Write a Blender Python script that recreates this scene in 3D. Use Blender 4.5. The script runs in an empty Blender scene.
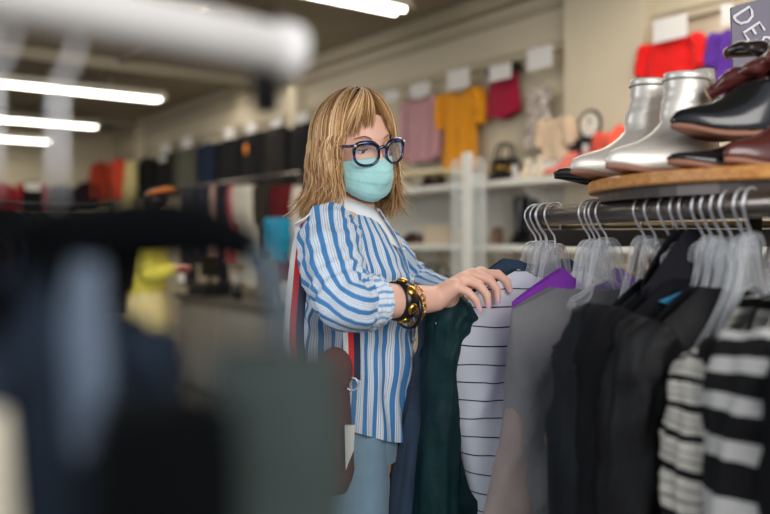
import bpy, math, random
from mathutils import Vector, Matrix, noise
random.seed(7)
R = math.radians
H = 1.35          # eye height of the photographer
FP = 808.0        # focal length in pixels of the 770 px wide frame
scene = bpy.context.scene
COL = scene.collection

def P(px, py, Y):
    "room point seen at a pixel, at a depth Y"
    return Vector(((px - 385) / FP * Y, Y, H + (240 - py) / FP * Y))
def V(*a): return Vector(a)
def lerp(a, b, t): return a + (b - a) * t
def sm(t):
    t = max(0, min(1, t)); return t * t * (3 - 2 * t)
def interp(tab, x):
    "piecewise smooth table lookup: rows (x, v1, v2, ...)"
    if x <= tab[0][0]: return tab[0][1:]
    for a, b in zip(tab, tab[1:]):
        if x <= b[0]:
            t = (x - a[0]) / (b[0] - a[0])
            return tuple(lerp(p, q, t) for p, q in zip(a[1:], b[1:]))
    return tab[-1][1:]
def nz(x, y=0, z=0): return noise.noise(Vector((x, y, z)))

# ---------------------------------------------------------------- materials
def srgb(r, g, b):
    f = lambda c: (c / 255 / 12.92) if c / 255 <= .04045 else ((c / 255 + .055) / 1.055) ** 2.4
    return (f(r), f(g), f(b), 1)
def newmat(name):
    m = bpy.data.materials.new(name); m.use_nodes = True
    nt = m.node_tree
    return m, nt, nt.nodes['Principled BSDF']
def N(nt, t, **kw):
    n = nt.nodes.new(t)
    for k, v in kw.items():
        if k in n.inputs: n.inputs[k].default_value = v
        else: setattr(n, k, v)
    return n
def mat(name, rgb, rough=.6, metal=0, var=.12, scale=12, bump=.0, bscale=60, spec=.5, sheen=0, trans=0, emit=0, alpha=1, coat=0, coord='Object', detail=3):
    m, nt, b = newmat(name)
    c = srgb(*rgb)
    b.inputs['Roughness'].default_value = rough
    b.inputs['Metallic'].default_value = metal
    b.inputs['Specular IOR Level'].default_value = spec
    b.inputs['Sheen Weight'].default_value = sheen
    b.inputs['Transmission Weight'].default_value = trans
    b.inputs['Alpha'].default_value = alpha
    b.inputs['Coat Weight'].default_value = coat
    tc = N(nt, 'ShaderNodeTexCoord')
    n = N(nt, 'ShaderNodeTexNoise', Scale=scale, Detail=detail)
    nt.links.new(tc.outputs[coord], n.inputs['Vector'])
    mx = N(nt, 'ShaderNodeMix', data_type='RGBA')
    mx.inputs[6].default_value = tuple(x * (1 - var) for x in c[:3]) + (1,)
    mx.inputs[7].default_value = tuple(min(1, x * (1 + var)) for x in c[:3]) + (1,)
    nt.links.new(n.outputs[0], mx.inputs[0]); nt.links.new(mx.outputs[2], b.inputs['Base Color'])
    if emit:
        b.inputs['Emission Color'].default_value = c; b.inputs['Emission Strength'].default_value = emit
    if bump:
        n2 = N(nt, 'ShaderNodeTexNoise', Scale=bscale, Detail=4)
        nt.links.new(tc.outputs[coord], n2.inputs['Vector'])
        bp = N(nt, 'ShaderNodeBump', Strength=bump, Distance=.004)
        nt.links.new(n2.outputs[0], bp.inputs['Height']); nt.links.new(bp.outputs[0], b.inputs['Normal'])
    return m
def fabric(name, rgb, rough=.85, var=.18, bump=.35, bscale=90, scale=25, sheen=.15, spec=.25):
    if sum(rgb) < 200: sheen = 0; spec = min(spec, .2); rgb = tuple(c * .8 for c in rgb)
    return mat(name, rgb, rough, var=var, scale=scale, bump=bump, bscale=bscale, sheen=sheen, spec=spec)
def stripes(name, axis, period, stops, rough=.8, distort=0, bump=.2, spec=.25, ribs=0, tint_noise=.0):
    "striped cloth; stops = [(position, rgb), ...] across one period, read along the cloth's own UV"
    m, nt, b = newmat(name)
    b.inputs['Roughness'].default_value = rough; b.inputs['Specular IOR Level'].default_value = spec
    uv = N(nt, 'ShaderNodeUVMap'); sep = N(nt, 'ShaderNodeSeparateXYZ')
    nt.links.new(uv.outputs[0], sep.inputs[0])
    src = sep.outputs[axis]
    if distort:
        n = N(nt, 'ShaderNodeTexNoise', Scale=9, Detail=2); nt.links.new(uv.outputs[0], n.inputs['Vector'])
        ma = N(nt, 'ShaderNodeMath', operation='MULTIPLY_ADD'); ma.inputs[1].default_value = distort
        nt.links.new(n.outputs[0], ma.inputs[0]); nt.links.new(src, ma.inputs[2]); src = ma.outputs[0]
    d = N(nt, 'ShaderNodeMath', operation='DIVIDE'); d.inputs[1].default_value = period
    nt.links.new(src, d.inputs[0])
    fr = N(nt, 'ShaderNodeMath', operation='FRACT'); nt.links.new(d.outputs[0], fr.inputs[0])
    cr = N(nt, 'ShaderNodeValToRGB'); el = cr.color_ramp.elements
    cr.color_ramp.interpolation = 'CONSTANT'
    el[0].position = stops[0][0]; el[0].color = srgb(*stops[0][1])
    el[1].position = stops[1][0]; el[1].color = srgb(*stops[1][1])
    for p_, c_ in stops[2:]:
        e = el.new(p_); e.color = srgb(*c_)
    nt.links.new(fr.outputs[0], cr.inputs[0]); nt.links.new(cr.outputs[0], b.inputs['Base Color'])
    tc = N(nt, 'ShaderNodeTexCoord'); n2 = N(nt, 'ShaderNodeTexNoise', Scale=70, Detail=3)
    nt.links.new(tc.outputs['Object'], n2.inputs['Vector'])
    bp = N(nt, 'ShaderNodeBump', Strength=bump, Distance=.003)
    if ribs:
        w = N(nt, 'ShaderNodeTexWave', Scale=ribs, Distortion=1.0); w.bands_direction = 'X'
        nt.links.new(uv.outputs[0], w.inputs['Vector']); nt.links.new(w.outputs[1], bp.inputs['Height'])
    else: nt.links.new(n2.outputs[0], bp.inputs['Height'])
    nt.links.new(bp.outputs[0], b.inputs['Normal'])
    return m
def clear_mat(name, tint=(225, 230, 235), op=.35, rough=.12):
    m = bpy.data.materials.new(name); m.use_nodes = True; nt = m.node_tree
    b = nt.nodes['Principled BSDF']; out = nt.nodes['Material Output']
    b.inputs['Base Color'].default_value = srgb(*tint); b.inputs['Roughness'].default_value = rough
    b.inputs['Specular IOR Level'].default_value = .9
    tr = N(nt, 'ShaderNodeBsdfTransparent'); mx = N(nt, 'ShaderNodeMixShader')
    lw = N(nt, 'ShaderNodeLayerWeight', Blend=.35)
    mr = N(nt, 'ShaderNodeMapRange'); mr.inputs[3].default_value = op * .55; mr.inputs[4].default_value = min(1, op + .45)
    nt.links.new(lw.outputs['Facing'], mr.inputs[0]); nt.links.new(mr.outputs[0], mx.inputs[0])
    nt.links.new(tr.outputs[0], mx.inputs[1]); nt.links.new(b.outputs[0], mx.inputs[2])
    nt.links.new(mx.outputs[0], out.inputs[0])
    return m

# ---------------------------------------------------------------- mesh building
class MB:
    def __init__(s): s.v = []; s.f = []; s.uv = []      # uv per face corner list
    def add(s, verts, faces, uvs=None):
        o = len(s.v); s.v += [Vector(p) for p in verts]
        for i, f in enumerate(faces):
            s.f.append(tuple(o + k for k in f))
            s.uv.append(uvs[i] if uvs else [(0, 0)] * len(f))
        return s
    def box(s, c, h, rot=0, bev=0):
        c = Vector(c); m = Matrix.Rotation(rot, 3, 'Z')
        vs = [c + m @ Vector((x * h[0], y * h[1], z * h[2])) for x in (-1, 1) for y in (-1, 1) for z in (-1, 1)]
        return s.add(vs, [(0, 1, 3, 2), (4, 6, 7, 5), (0, 4, 5, 1), (2, 3, 7, 6), (0, 2, 6, 4), (1, 5, 7, 3)])
    def loft(s, rings, uv=None, cap0=False, cap1=False, closed=True):
        n = len(rings[0]); vs = [p for r in rings for p in r]; fs = []; us = []
        for j in range(len(rings) - 1):
            for i in range(n if closed else n - 1):
                k = (i + 1) % n
                fs.append((j * n + i, j * n + k, (j + 1) * n + k, (j + 1) * n + i))
                if uv:
                    us.append([uv(i, j), uv(i + 1, j), uv(i + 1, j + 1), uv(i, j + 1)])
                else: us.append([(i / n, j / len(rings)), ((i + 1) / n, j / len(rings)), ((i + 1) / n, (j + 1) / len(rings)), (i / n, (j + 1) / len(rings))])
        if cap0: fs.append(tuple(reversed(range(n)))); us.append([(0, 0)] * n)
        if cap1: b = (len(rings) - 1) * n; fs.append(tuple(b + i for i in range(n))); us.append([(0, 0)] * n)
        return s.add(vs, fs, us)
    def tube(s, pts, rad, n=8, caps=True, flat=1, up=None, uvscale=None):
        pts = [Vector(p) for p in pts]
        if not hasattr(rad, '__len__'): rad = [rad] * len(pts)
        rings = []; prev = None
        for i, p in enumerate(pts):
            t = (pts[min(i + 1, len(pts) - 1)] - pts[max(i - 1, 0)])
            t = t.normalized() if t.length > 1e-9 else Vector((0, 0, 1))
            if prev is None:
                ref = Vector(up) if up else (Vector((0, 0, 1)) if abs(t.z) < .9 else Vector((1, 0, 0)))
                a = (ref - t * ref.dot(t)).normalized()
            else: a = (prev - t * prev.dot(t)); a = a.normalized() if a.length > 1e-6 else prev
            prev = a; b = t.cross(a)
            rings.append([p + (a * math.cos(2 * math.pi * k / n) * flat + b * math.sin(2 * math.pi * k / n)) * rad[i] for k in range(n)])
        return s.loft(rings, cap0=caps, cap1=caps)
    def ell(s, c, r, nu=16, nv=10, m=None):
        c = Vector(c); rings = []
        if not hasattr(r, '__len__'): r = (r, r, r)
        for j in range(nv + 1):
            th = math.pi * (j + .001) / (nv + .002)
            ring = []
            for i in range(nu):
                a = 2 * math.pi * i / nu
                q = Vector((r[0] * math.sin(th) * math.cos(a), r[1] * math.sin(th) * math.sin(a), r[2] * math.cos(th)))
                ring.append(c + (m @ q if m else q))
            rings.append(ring)
        return s.loft(rings, cap0=True, cap1=True)
    def prism(s, outline, d, th, c=(0, 0, 0)):
        "flat outline of 3-d points, thickened along d"
        d = Vector(d).normalized() * th; c = Vector(c)
        a = [c + Vector(p) - d / 2 for p in outline]; b = [p + d for p in a]
        return s.loft([a, b], cap0=True, cap1=True)
    def build(s, name, m, parent=None, base=None, smooth=True, bevel=0, subs=0):
        base = Vector(base) if base is not None else Vector((0, 0, 0))
        me = bpy.data.meshes.new(name)
        me.from_pydata([p - base for p in s.v], [], s.f)
        lay = me.uv_layers.new(name='UVMap'); li = 0; co = []
        for u in s.uv:
            for q in u: co += [q[0], q[1]]
        lay.data.foreach_set('uv', co)
        if smooth: me.polygons.foreach_set('use_smooth', [True] * len(me.polygons))
        me.materials.append(m); me.update()
        o = bpy.data.objects.new(name, me); COL.objects.link(o)
        if parent is not None: o.parent = parent
        else: o.location = base
        if bevel:
            b = o.modifiers.new('bevel', 'BEVEL'); b.width = bevel; b.segments = 2; b.limit_method = 'ANGLE'
        if subs:
            b = o.modifiers.new('sub', 'SUBSURF'); b.levels = subs; b.render_levels = subs
        if smooth and bevel:
            pass
        return o
def tag(o, label, cat, group=None, kind=None):
    o['label'] = label; o['category'] = cat
    if group: o['group'] = group
    if kind: o['kind'] = kind
    return o
class Thing:
    "an Empty at the thing's base; parts are given in world (or, with loc left at 0, in local) coordinates"
    def __init__(s, name, base, label, cat, group=None, rot=0, local=False):
        s.o = bpy.data.objects.new(name, None); COL.objects.link(s.o)
        s.o.empty_display_size = .05
        s.o.location = base; s.o.rotation_euler[2] = rot
        s.base = Vector((0, 0, 0)) if local else Vector(base)
        tag(s.o, label, cat, group)
    def part(s, name, mb, m, parent=None, **k):
        return mb.build(name, m, parent or s.o, s.base, **k)
def struct(name, mb, m, **k):
    o = mb.build(name, m, **k); o['kind'] = 'structure'; return o
def arc(c, r, a0, a1, n, ax=(1, 0, 0), ay=(0, 0, 1)):
    c = Vector(c); ax = Vector(ax); ay = Vector(ay)
    return [c + ax * r * math.cos(lerp(a0, a1, i / (n - 1))) + ay * r * math.sin(lerp(a0, a1, i / (n - 1))) for i in range(n)]
def spline(pts, n=8):
    "catmull-rom through points"
    pts = [Vector(p) for p in pts]; out = []
    q = [pts[0] * 2 - pts[1]] + pts + [pts[-1] * 2 - pts[-2]]
    for i in range(1, len(q) - 2):
        for k in range(n):
            t = k / n; a, b, c, d = q[i - 1], q[i], q[i + 1], q[i + 2]
            out.append(.5 * ((2 * b) + (c - a) * t + (2 * a - 5 * b + 4 * c - d) * t * t + (3 * b - a - 3 * c + d) * t ** 3))
    out.append(pts[-1]); return out
def remeshed(name, mb, m, voxel, smooth_it, parent, base):
    o = mb.build(name, m, parent, base)
    r = o.modifiers.new('r', 'REMESH'); r.mode = 'VOXEL'; r.voxel_size = voxel; r.use_smooth_shade = True
    q = o.modifiers.new('s', 'SMOOTH'); q.iterations = smooth_it; q.factor = .5
    dg = bpy.context.evaluated_depsgraph_get(); dg.update()
    me = bpy.data.meshes.new_from_object(o.evaluated_get(dg))
    o.modifiers.clear(); o.data = me
    me.polygons.foreach_set('use_smooth', [True] * len(me.polygons))
    if not me.materials: me.materials.append(m)
    return o
def capsule(mb, a, b, ra, rb, n=14):
    a = Vector(a); b = Vector(b); d = (b - a); L = d.length; d = d / L
    pts = []; rad = []
    for k in range(5):
        t = math.pi / 2 * k / 4.5; pts.append(a - d * ra * math.cos(t)); rad.append(max(ra * math.sin(t), ra * .05))
    pts.append(a); rad.append(ra); pts.append(b); rad.append(rb)
    for k in range(4, -1, -1):
        t = math.pi / 2 * k / 4.5; pts.append(b + d * rb * math.cos(t)); rad.append(max(rb * math.sin(t), rb * .05))
    mb.tube(pts, rad, n)

# ---------------------------------------------------------------- palette
M = {}
M['wall'] = mat('wall_paint', (196, 184, 160), .8, var=.06, scale=1.5, bump=.05)
M['wall_low'] = mat('shelf_back_paint', (196, 192, 182), .8, var=.05, scale=2)
M['ceiling'] = mat('ceiling_paint', (150, 140, 122), .9, var=.08, scale=1.2)
M['trim'] = mat('trim_paint', (176, 164, 140), .6, var=.05)
M['floor'] = mat('floor_concrete', (120, 112, 102), .45, var=.15, scale=2)
M['white'] = mat('white_laminate', (225, 222, 214), .4, var=.03)
M['paper'] = mat('white_paper', (206, 203, 200), .8, var=.02)
M['black'] = fabric('black_cloth', (18, 19, 23))
M['blackplastic'] = mat('black_plastic', (16, 16, 18), .35)
M['darkmetal'] = mat('gunmetal_rod', (128, 120, 114), .26, metal=.85, var=.1, scale=8)
M['steel'] = mat('hook_wire_steel', (225, 225, 228), .3, metal=.65, var=.03)
M['clear'] = clear_mat('clear_hanger_plastic', (235, 238, 242), .26, .10)
M['wood'] = None

def wood_mat(name, c1, c2, rough=.4, sc=(1.2, 14, 14)):
    m, nt, b = newmat(name)
    tc = N(nt, 'ShaderNodeTexCoord'); mp = N(nt, 'ShaderNodeMapping'); mp.inputs['Scale'].default_value = sc
    mp.inputs['Rotation'].default_value = (0, 0, R(30))
    n = N(nt, 'ShaderNodeTexNoise', Scale=6, Detail=6, Distortion=1.2)
    cr = N(nt, 'ShaderNodeValToRGB'); cr.color_ramp.elements[0].color = srgb(*c1); cr.color_ramp.elements[1].color = srgb(*c2)
    cr.color_ramp.elements[0].position = .3; cr.color_ramp.elements[1].position = .7
    nt.links.new(tc.outputs['Object'], mp.inputs[0]); nt.links.new(mp.outputs[0], n.inputs['Vector'])
    nt.links.new(n.outputs[0], cr.inputs[0]); nt.links.new(cr.outputs[0], b.inputs['Base Color'])
    b.inputs['Roughness'].default_value = rough
    return m
M['wood'] = wood_mat('oak_board', (186, 118, 56), (226, 164, 92))

# ================================================================ ROOM
D1 = Vector((-.586, .81, 0)).normalized()      # along the long wall, away from us
D2 = Vector((.81, .586, 0)).normalized()       # out through the long wall
WK, WC = .7235, 4.517                           # long wall: X + WK*Y = WC
WALLROT = math.atan2(D1.y, D1.x)
CEIL = 2.93
def wall_pt(px, off=0):
    "point of the long wall's vertical plane (moved off metres into the room) seen at column px"
    c = WC - off * 1.2343
    Y = c / (WK + (px - 385) / FP); return Vector(((px - 385) / FP * Y, Y, 0))
def wall_at(px, py, off=0):
    p = wall_pt(px, off); p.z = H + (240 - py) / FP * p.y; return p
corner = wall_pt(112); near = wall_pt(385) - D1 * 7.5
# long wall
struct('wall_right', MB().prism([near, corner, corner + V(0, 0, CEIL), near + V(0, 0, CEIL)], D2, .12, D2 * .06), M['wall'], smooth=False)
bw0 = corner; bw1 = corner - D2 * 9
struct('wall_back', MB().prism([bw0, bw1, bw1 + V(0, 0, CEIL), bw0 + V(0, 0, CEIL)], D1, .12, D1 * .06), M['wall'], smooth=False)
fl = [near + D2 * .3, corner + D2 * .3 + D1 * .3, bw1 + D1 * .3, bw1 - D1 * 18, near - D1 * 1.5 + D2 * .3]
struct('floor', MB().prism([V(p.x, p.y, -.03) for p in fl], (0, 0, 1), .06), M['floor'], smooth=False)
cl = [near + D2 * .1 + D1 * 1.5, corner + D2 * .1 + D1 * .1, bw1 + D1 * .1, bw1 - D1 * 10.5]
struct('ceiling', MB().prism([V(p.x, p.y, CEIL + .06) for p in cl], (0, 0, 1), .12), M['ceiling'], smooth=False)
# mouldings: picture rail and ceiling cornice
def along(px, off, z): p = wall_pt(px, off); p.z = z; return p
def rail(name, z, d, h, p0=116, p1=800, m='trim'):
    a = along(p0, d / 2, z); b = along(p1, d / 2, z)
    mb = MB(); c = (a + b) / 2; L = (b - a).length / 2
    mb.box(c, (L, d / 2 - .002, h), WALLROT)
    mb.box(c + V(0, 0, h * .7) - D2 * .008, (L, d / 2 - .001, h * .25), WALLROT)
    return struct(name, mb, M[m], smooth=False)
rail('trim_1', H + 1.15, .035, .03)
rail('trim_2', CEIL - .05, .08, .048)
rail('trim_3', CEIL - .18, .03, .018)
# pilasters
for i, (px, w) in enumerate(((141, .10), (296, .09), (606, .26), (641, .05))):
    c = wall_pt(px, .05); mb = MB(); mb.box((c.x, c.y, CEIL / 2), (w, .048, CEIL / 2 - .002), WALLROT)
    mb.box((c.x, c.y, .1), (w + .01, .055, .1), WALLROT)
    struct('trim_%d' % (4 + i), mb, M['wall'], smooth=False)
rail('baseboard_right', .06, .03, .06)
# ceiling beams seen running across
for i, t in enumerate((1.2, 3.2)):
    a = wall_pt(385) + D1 * t * 1.7
    c = a - D2 * 4.2; mb = MB(); mb.box((c.x, c.y, CEIL - .05), (.05, 4.1, .049), WALLROT)
    struct('trim_%d' % (8 + i), mb, M['ceiling'], smooth=False)
for i, t in enumerate((1.4, 2.9)):
    c = wall_pt(385) + D1 * 2 - D2 * t; mb = MB(); mb.box((c.x, c.y, CEIL - .02), (5.5, .03, .0195), WALLROT)
    struct('trim_%d' % (10 + i), mb, M['ceiling'], smooth=False)

# fluorescent ceiling lights
M['tube'] = mat('fluorescent_tube', (255, 250, 235), .5, emit=9)
M['fixture'] = mat('white_enamel', (215, 208, 190), .5)
def light_fixture(px, py, L, z, label):
    Y = (z - H) * FP / (240 - py); p = P(px, py, Y)
    c = p - D2 * L / 2
    rot = math.atan2(D2.y, D2.x)
    t = Thing('ceiling_light', (c.x, c.y, z), label, 'ceiling light', 'fluorescent ceiling lights')
    hb = MB(); hb.box((c.x, c.y, z + .05), (L / 2, .07, .02), rot)
    prof = [(-.11, .0), (-.06, .04), (.06, .04), (.11, .0), (.10, -.004), (.055, .03), (-.055, .03), (-.10, -.004)]
    rings = [[c + D2 * s * L / 2 - D1 * a + V(0, 0, z + b) - V(0, 0, c.z) for a, b in prof] for s in (-1, 1)]
    hb.loft(rings, cap0=True, cap1=True)
    t.part('housing', hb, M['fixture'], smooth=False)
    for s in (-.045, .045):
        q = V(c.x, c.y, z) + D1 * s
        t.part('tube', MB().tube([q - D2 * (L / 2 - .04), q + D2 * (L / 2 - .04)], .019, 10), M['tube'])
    for s in (-.3, .3):
        q = V(c.x, c.y, z + .07) + D2 * s * L
        t.part('hanging_rod', MB().tube([q, V(q.x, q.y, CEIL)], .006, 6), M['fixture'])
light_fixture(405, 12, 1.9, H + 1.40, 'fluorescent ceiling light nearest the camera, above the blonde woman')
light_fixture(163, 100, 2.6, H + 1.40, 'long fluorescent ceiling light, second from the front, at upper left')
light_fixture(99, 127, 2.6, H + 1.40, 'fluorescent ceiling light, third from the front, at left')
light_fixture(52, 142, 2.0, H + 1.26, 'small fluorescent ceiling light, fourth from the front, near the back wall')

# wall shelves and lower cabinets
def shelf_run(name, z, depth, p0, p1, th, label, m='white', cat='shelf'):
    a = along(p0, depth / 2, z); b = along(p1, depth / 2, z); c = (a + b) / 2
    t = Thing(name, V(c.x, c.y, z), label, cat)
    mb = MB(); mb.box(c, ((b - a).length / 2, depth / 2 - .004, th), WALLROT); t.part('board', mb, M[m], bevel=.004, smooth=False)
    mb = MB(); e = c - D2 * (depth / 2 + .002); mb.box(e, ((b - a).length / 2, .006, th * 1.25), WALLROT); t.part('front_edge', mb, M['white'], smooth=False)
    for k in range(5):
        q = lerp(a, b, (k + .5) / 5); br = MB()
        br.prism([q + D2 * (depth / 2 - .004) - V(0, 0, th), q - D2 * depth * .2 - V(0, 0, th), q + D2 * (depth / 2 - .004) - V(0, 0, .16)], D1, .012)
        t.part('bracket', br, M['white'], smooth=False)
    return t
Z1 = H + .335; Z2 = H - .045
shelf_run('wall_shelf', Z1, .34, 372, 800, .014, 'upper white wall shelf holding the handbag and heels')
shelf_run('wall_shelf', Z2, .36, 330, 800, .014, 'lower white wall shelf with black boots and boxes')
# grey back panel between the shelves and cabinet below
a = along(380, .012, Z1 - .19); b = along(800, .012, Z1 - .19); c = (a + b) / 2
struct('trim_12', MB().box(V(c.x, c.y, (Z1 + Z2) / 2), ((b - a).length / 2, .008, (Z1 - Z2) / 2 - .016), WALLROT), M['wall_low'], smooth=False)
cabm = mat('beige_laminate', (196, 180, 158), .5, var=.05)
a0 = wall_pt(396, .25); b0 = wall_pt(800, .25); Lr = (b0 - a0).length; nC = 5
for k in range(nC):
    q = lerp(a0, b0, (k + .5) / nC)
    t = Thing('base_cabinet', V(q.x, q.y, 0), 'beige base cabinet under the wall shelves, %s from the woman' % ('first', 'second', 'third', 'fourth', 'fifth', 'sixth')[k] , 'cabinet', 'beige base cabinets')
    mb = MB(); mb.box(V(q.x, q.y, .42), (Lr / nC / 2 - .004, .235, .36), WALLROT); mb.box(V(q.x, q.y, .03) + D2 * .03, (Lr / nC / 2 - .01, .19, .03), WALLROT)
    t.part('carcass', mb, cabm, smooth=False)
    for s in (-1, 1):
        e = q + D1 * s * Lr / nC / 4 - D2 * .247
        d = t.part('door', MB().box(V(e.x, e.y, .42), (Lr / nC / 4 - .008, .009, .34), WALLROT), cabm, smooth=False, bevel=.003)
        hp = e - D2 * .02 - D1 * s * .1; t.part('handle', MB().tube([V(hp.x, hp.y, .62), V(hp.x, hp.y, .70)], .005, 6), M['steel'], parent=d)
q = (a0 + b0) / 2
tag(MB().box(V(q.x, q.y, .80), (Lr / 2 + .02, .26, .018), WALLROT).build('worktop', M['white'], smooth=False, bevel=.004, base=V(q.x, q.y, .78)), 'long pale worktop over the beige base cabinets along the wall', 'worktop')

# ================================================================ GARMENTS
def garment_meshes(w, L, t=.05, drop=.075, top=-.085, flare=.02, folds=.012, neck=.07, nd=.03, waist=.9, seed=0, nu=96, nv=46, neckfront=.0, k=1.0, lin=0):
    mb = MB(); rings = []; info = []
    for j in range(nv + 1):
        v = (j / nv) ** 1.25; ring = []
        Wd = w * lerp(1, waist, sm(v / .25)) + flare * sm((v - .2) / .8) + lin * v
        T = t * (.30 + .70 * sm(v / .16)) * (1 + .25 * v)
        for i in range(nu):
            u = 2 * math.pi * i / nu; c_ = math.cos(u); s_ = math.sin(u)
            s = Wd * math.copysign(abs(c_) ** .75, c_)
            d = T * math.copysign(abs(s_) ** .8, s_)
            a = abs(s) / w
            zt = top - drop * max(0, (a - .22)) ** 1.15 / .78 ** 1.15
            if abs(s) < neck: zt -= nd * (1 - (s / neck) ** 2) + (neckfront if s_ > 0 else 0) * (1 - (s / neck) ** 2)
            z = lerp(zt, top - L, v)
            fd = folds * (.25 + v) * (math.sin(s * 48 * k + seed * 3 + 2.2 * nz(s * 6, z * 2, seed)) + .9 * nz(s * 14, z * 3.5, seed + 9)) * min(1, v * 5)
            fd += folds * .5 * nz(s * 22, z * 16, seed + 3) * min(1, v * 8)
            rg = 1 - abs(nz(s * 11 + z * 2.5, z * 5 + .6 * s, seed + 20)) * 2.2
            fd += folds * 1.1 * max(0, rg) ** 3 * min(1, v * 6) * (1 if s_ > 0 else -1)
            ring.append(V(s, d + fd, z + (.012 * nz(s * 9, seed, 5) if j == nv else 0)))
        rings.append(ring)
    mb.loft(rings, uv=lambda i, j: (rings[j][i % nu].x, rings[j][i % nu].z))
    return mb
def sleeve_mesh(w, side, length, drop=.075, top=-.085, r0=.062, r1=.045, out=.035, seed=0, fwd=0, n=40, m=48, amp=.010, drift=0):
    x = side * w; z0 = top - drop
    path = spline([V(x * .82, 0, z0 + .012), V(x * 1.0 + side * out * .35, fwd * .1, z0 - .035), V(x + side * out, fwd * .3, z0 - .14), V(x + side * (out * 1.1 + drift * .45), fwd * .7, z0 - length * .55), V(x + side * (out * .6 + drift), fwd, z0 - length)], m // 4)
    rings = []; N_ = len(path); mb = MB()
    for j, p in enumerate(path):
        t = (path[min(j + 1, N_ - 1)] - path[max(j - 1, 0)]).normalized()
        b = V(0, 1, 0); a = b.cross(t).normalized(); b = t.cross(a)
        f = j / (N_ - 1); rr = lerp(r0, r1, f); ring = []
        for i in range(n):
            u = 2 * math.pi * i / n
            q = 1 + (amp / .05) * (1.0 * nz(math.cos(u) * 2.4, math.sin(u) * 2.4, seed + f * 2.6) + .28 * math.sin(f * 30 + 2.5 * math.cos(u) + seed) * math.exp(-((f - .45) / .14) ** 2))
            q += (amp / .05) * 1.1 * max(0, 1 - abs(nz(math.cos(u) * 2.0 + f * 1.5, math.sin(u) * 2.0, seed + 7 + f * 3.4)) * 3.2) ** 2
            ring.append(p + (a * math.cos(u) * rr * .75 + b * math.sin(u) * rr) * q * (.25 + .75 * sm(f * 9 + .15)))
        rings.append(ring)
    mb.loft(rings, uv=lambda i, j: (i / n * .3, -j / (N_ - 1) * length))
    return mb
def hanger_parts(t, w=.205, top=-.072, drop=.072, body='clear', thick=.0065, hook=.0245, wide=True, nk=.0):
    hk = MB(); pts = [V(-hook * 1.02, 0, -.012)] + arc((0, 0, 0), hook, math.pi, -.35, 12) + [V(hook * .55, 0, -.028), V(.004, 0, -.040), V(0, 0, -.052), V(0, 0, top - .012)]
    hk.tube(spline(pts, 2), .0021, 7); t.part('hook', hk, M['steel'])
    bd = MB()
    for s in (-1, 1):
        tn = top - nk; prof = spline([V(0, 0, top + .004), V(s * .020, 0, top - .003), V(s * (.055 if nk == 0 else .036), 0, tn - .017), V(s * w * .6, 0, tn - .017 - drop * .45), V(s * w, 0, tn - drop)], 5)
        bd.tube(prof, [thick * (1.5 if i < 8 else 1.1) for i in range(len(prof))], 8, flat=1.0 if wide else .7, up=(0, 0, 1))
        if wide:
            pr2 = spline([V(0, 0, tn - .022), V(s * .012, 0, tn - .026), V(s * .03, 0, tn - .036), V(s * w * .5, 0, tn - .034 - drop * .4), V(s * w * .93, 0, tn - drop - .022)], 5)
            bd.tube(pr2, thick * .62, 7)
            # thin web between the ridges
            n_ = min(len(prof), len(pr2)); bd.loft([[prof[i], pr2[i]] for i in range(n_)], closed=False)
        tip = V(s * w, 0, tn - drop - .012); bd.ell(tip, (.011, .006, .014), 8, 6)
    if wide: bd.tube([V(0, 0, top), V(0, 0, top - .03)], thick * 1.3, 8)
    t.part('shoulders', bd, M[body])
    if wide:
        bar = MB(); bar.tube([V(-w * .93, 0, top - nk - drop - .02), V(w * .93, 0, top - nk - drop - .02)], thick * .6, 6); t.part('crossbar', bar, M[body])
def hanger(loc, rot, label, group='clear plastic hangers on the rod', **k):
    t = Thing('clothes_hanger', loc, label, 'hanger', group, rot, local=True); hanger_parts(t, **k); return t
def garment(name, loc, rot, label, cat, m, w=.2, L=.8, sleeve=0, group=None, seed=1, m_sleeve=None, collar=None, t=.05, tilt=0, buttons=None, r0=.062, r1=.045, out=.035, hem=None, sides=(-1, 1), amp=.010, fwd=0, drift=0, **g):
    T = Thing(name, loc, label, cat, group, rot, local=True)
    if tilt: T.o.rotation_mode = 'XYZ'; T.o.rotation_euler = (0, tilt, rot)
    mb = garment_meshes(w, L, t=t, seed=seed, **g); T.part('body', mb, m)
    if sleeve:
        for s in sides: T.part('sleeve', sleeve_mesh(w, s, sleeve, drop=g.get('drop', .075), top=g.get('top', -.085), seed=seed + s, r0=r0, r1=r1, out=out, amp=amp, fwd=fwd, drift=drift), m_sleeve or m)
    if collar:
        cm, ch, cr_ = collar
        rings = []; top = g.get('top', -.085)
        for j in range(5):
            f = j / 4; rings.append([V((.075 + cr_ * f) * math.cos(2 * math.pi * i / 28), (.032 + cr_ * f) * math.sin(2 * math.pi * i / 28), top - .012 + ch * math.sin(f * 2.4) - .014 * math.sin(2 * math.pi * i / 28) - .02 * f * abs(math.cos(math.pi * i / 28))) for i in range(28)])
        T.part('collar', MB().loft(rings), cm)
    if buttons:
        for k_ in range(4): T.part('button', MB().ell((0, t * 1.05 + .008, g.get('top', -.085) - .12 - k_ * .1), (.008, .004, .008), 8, 6), buttons)
    return T

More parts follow.
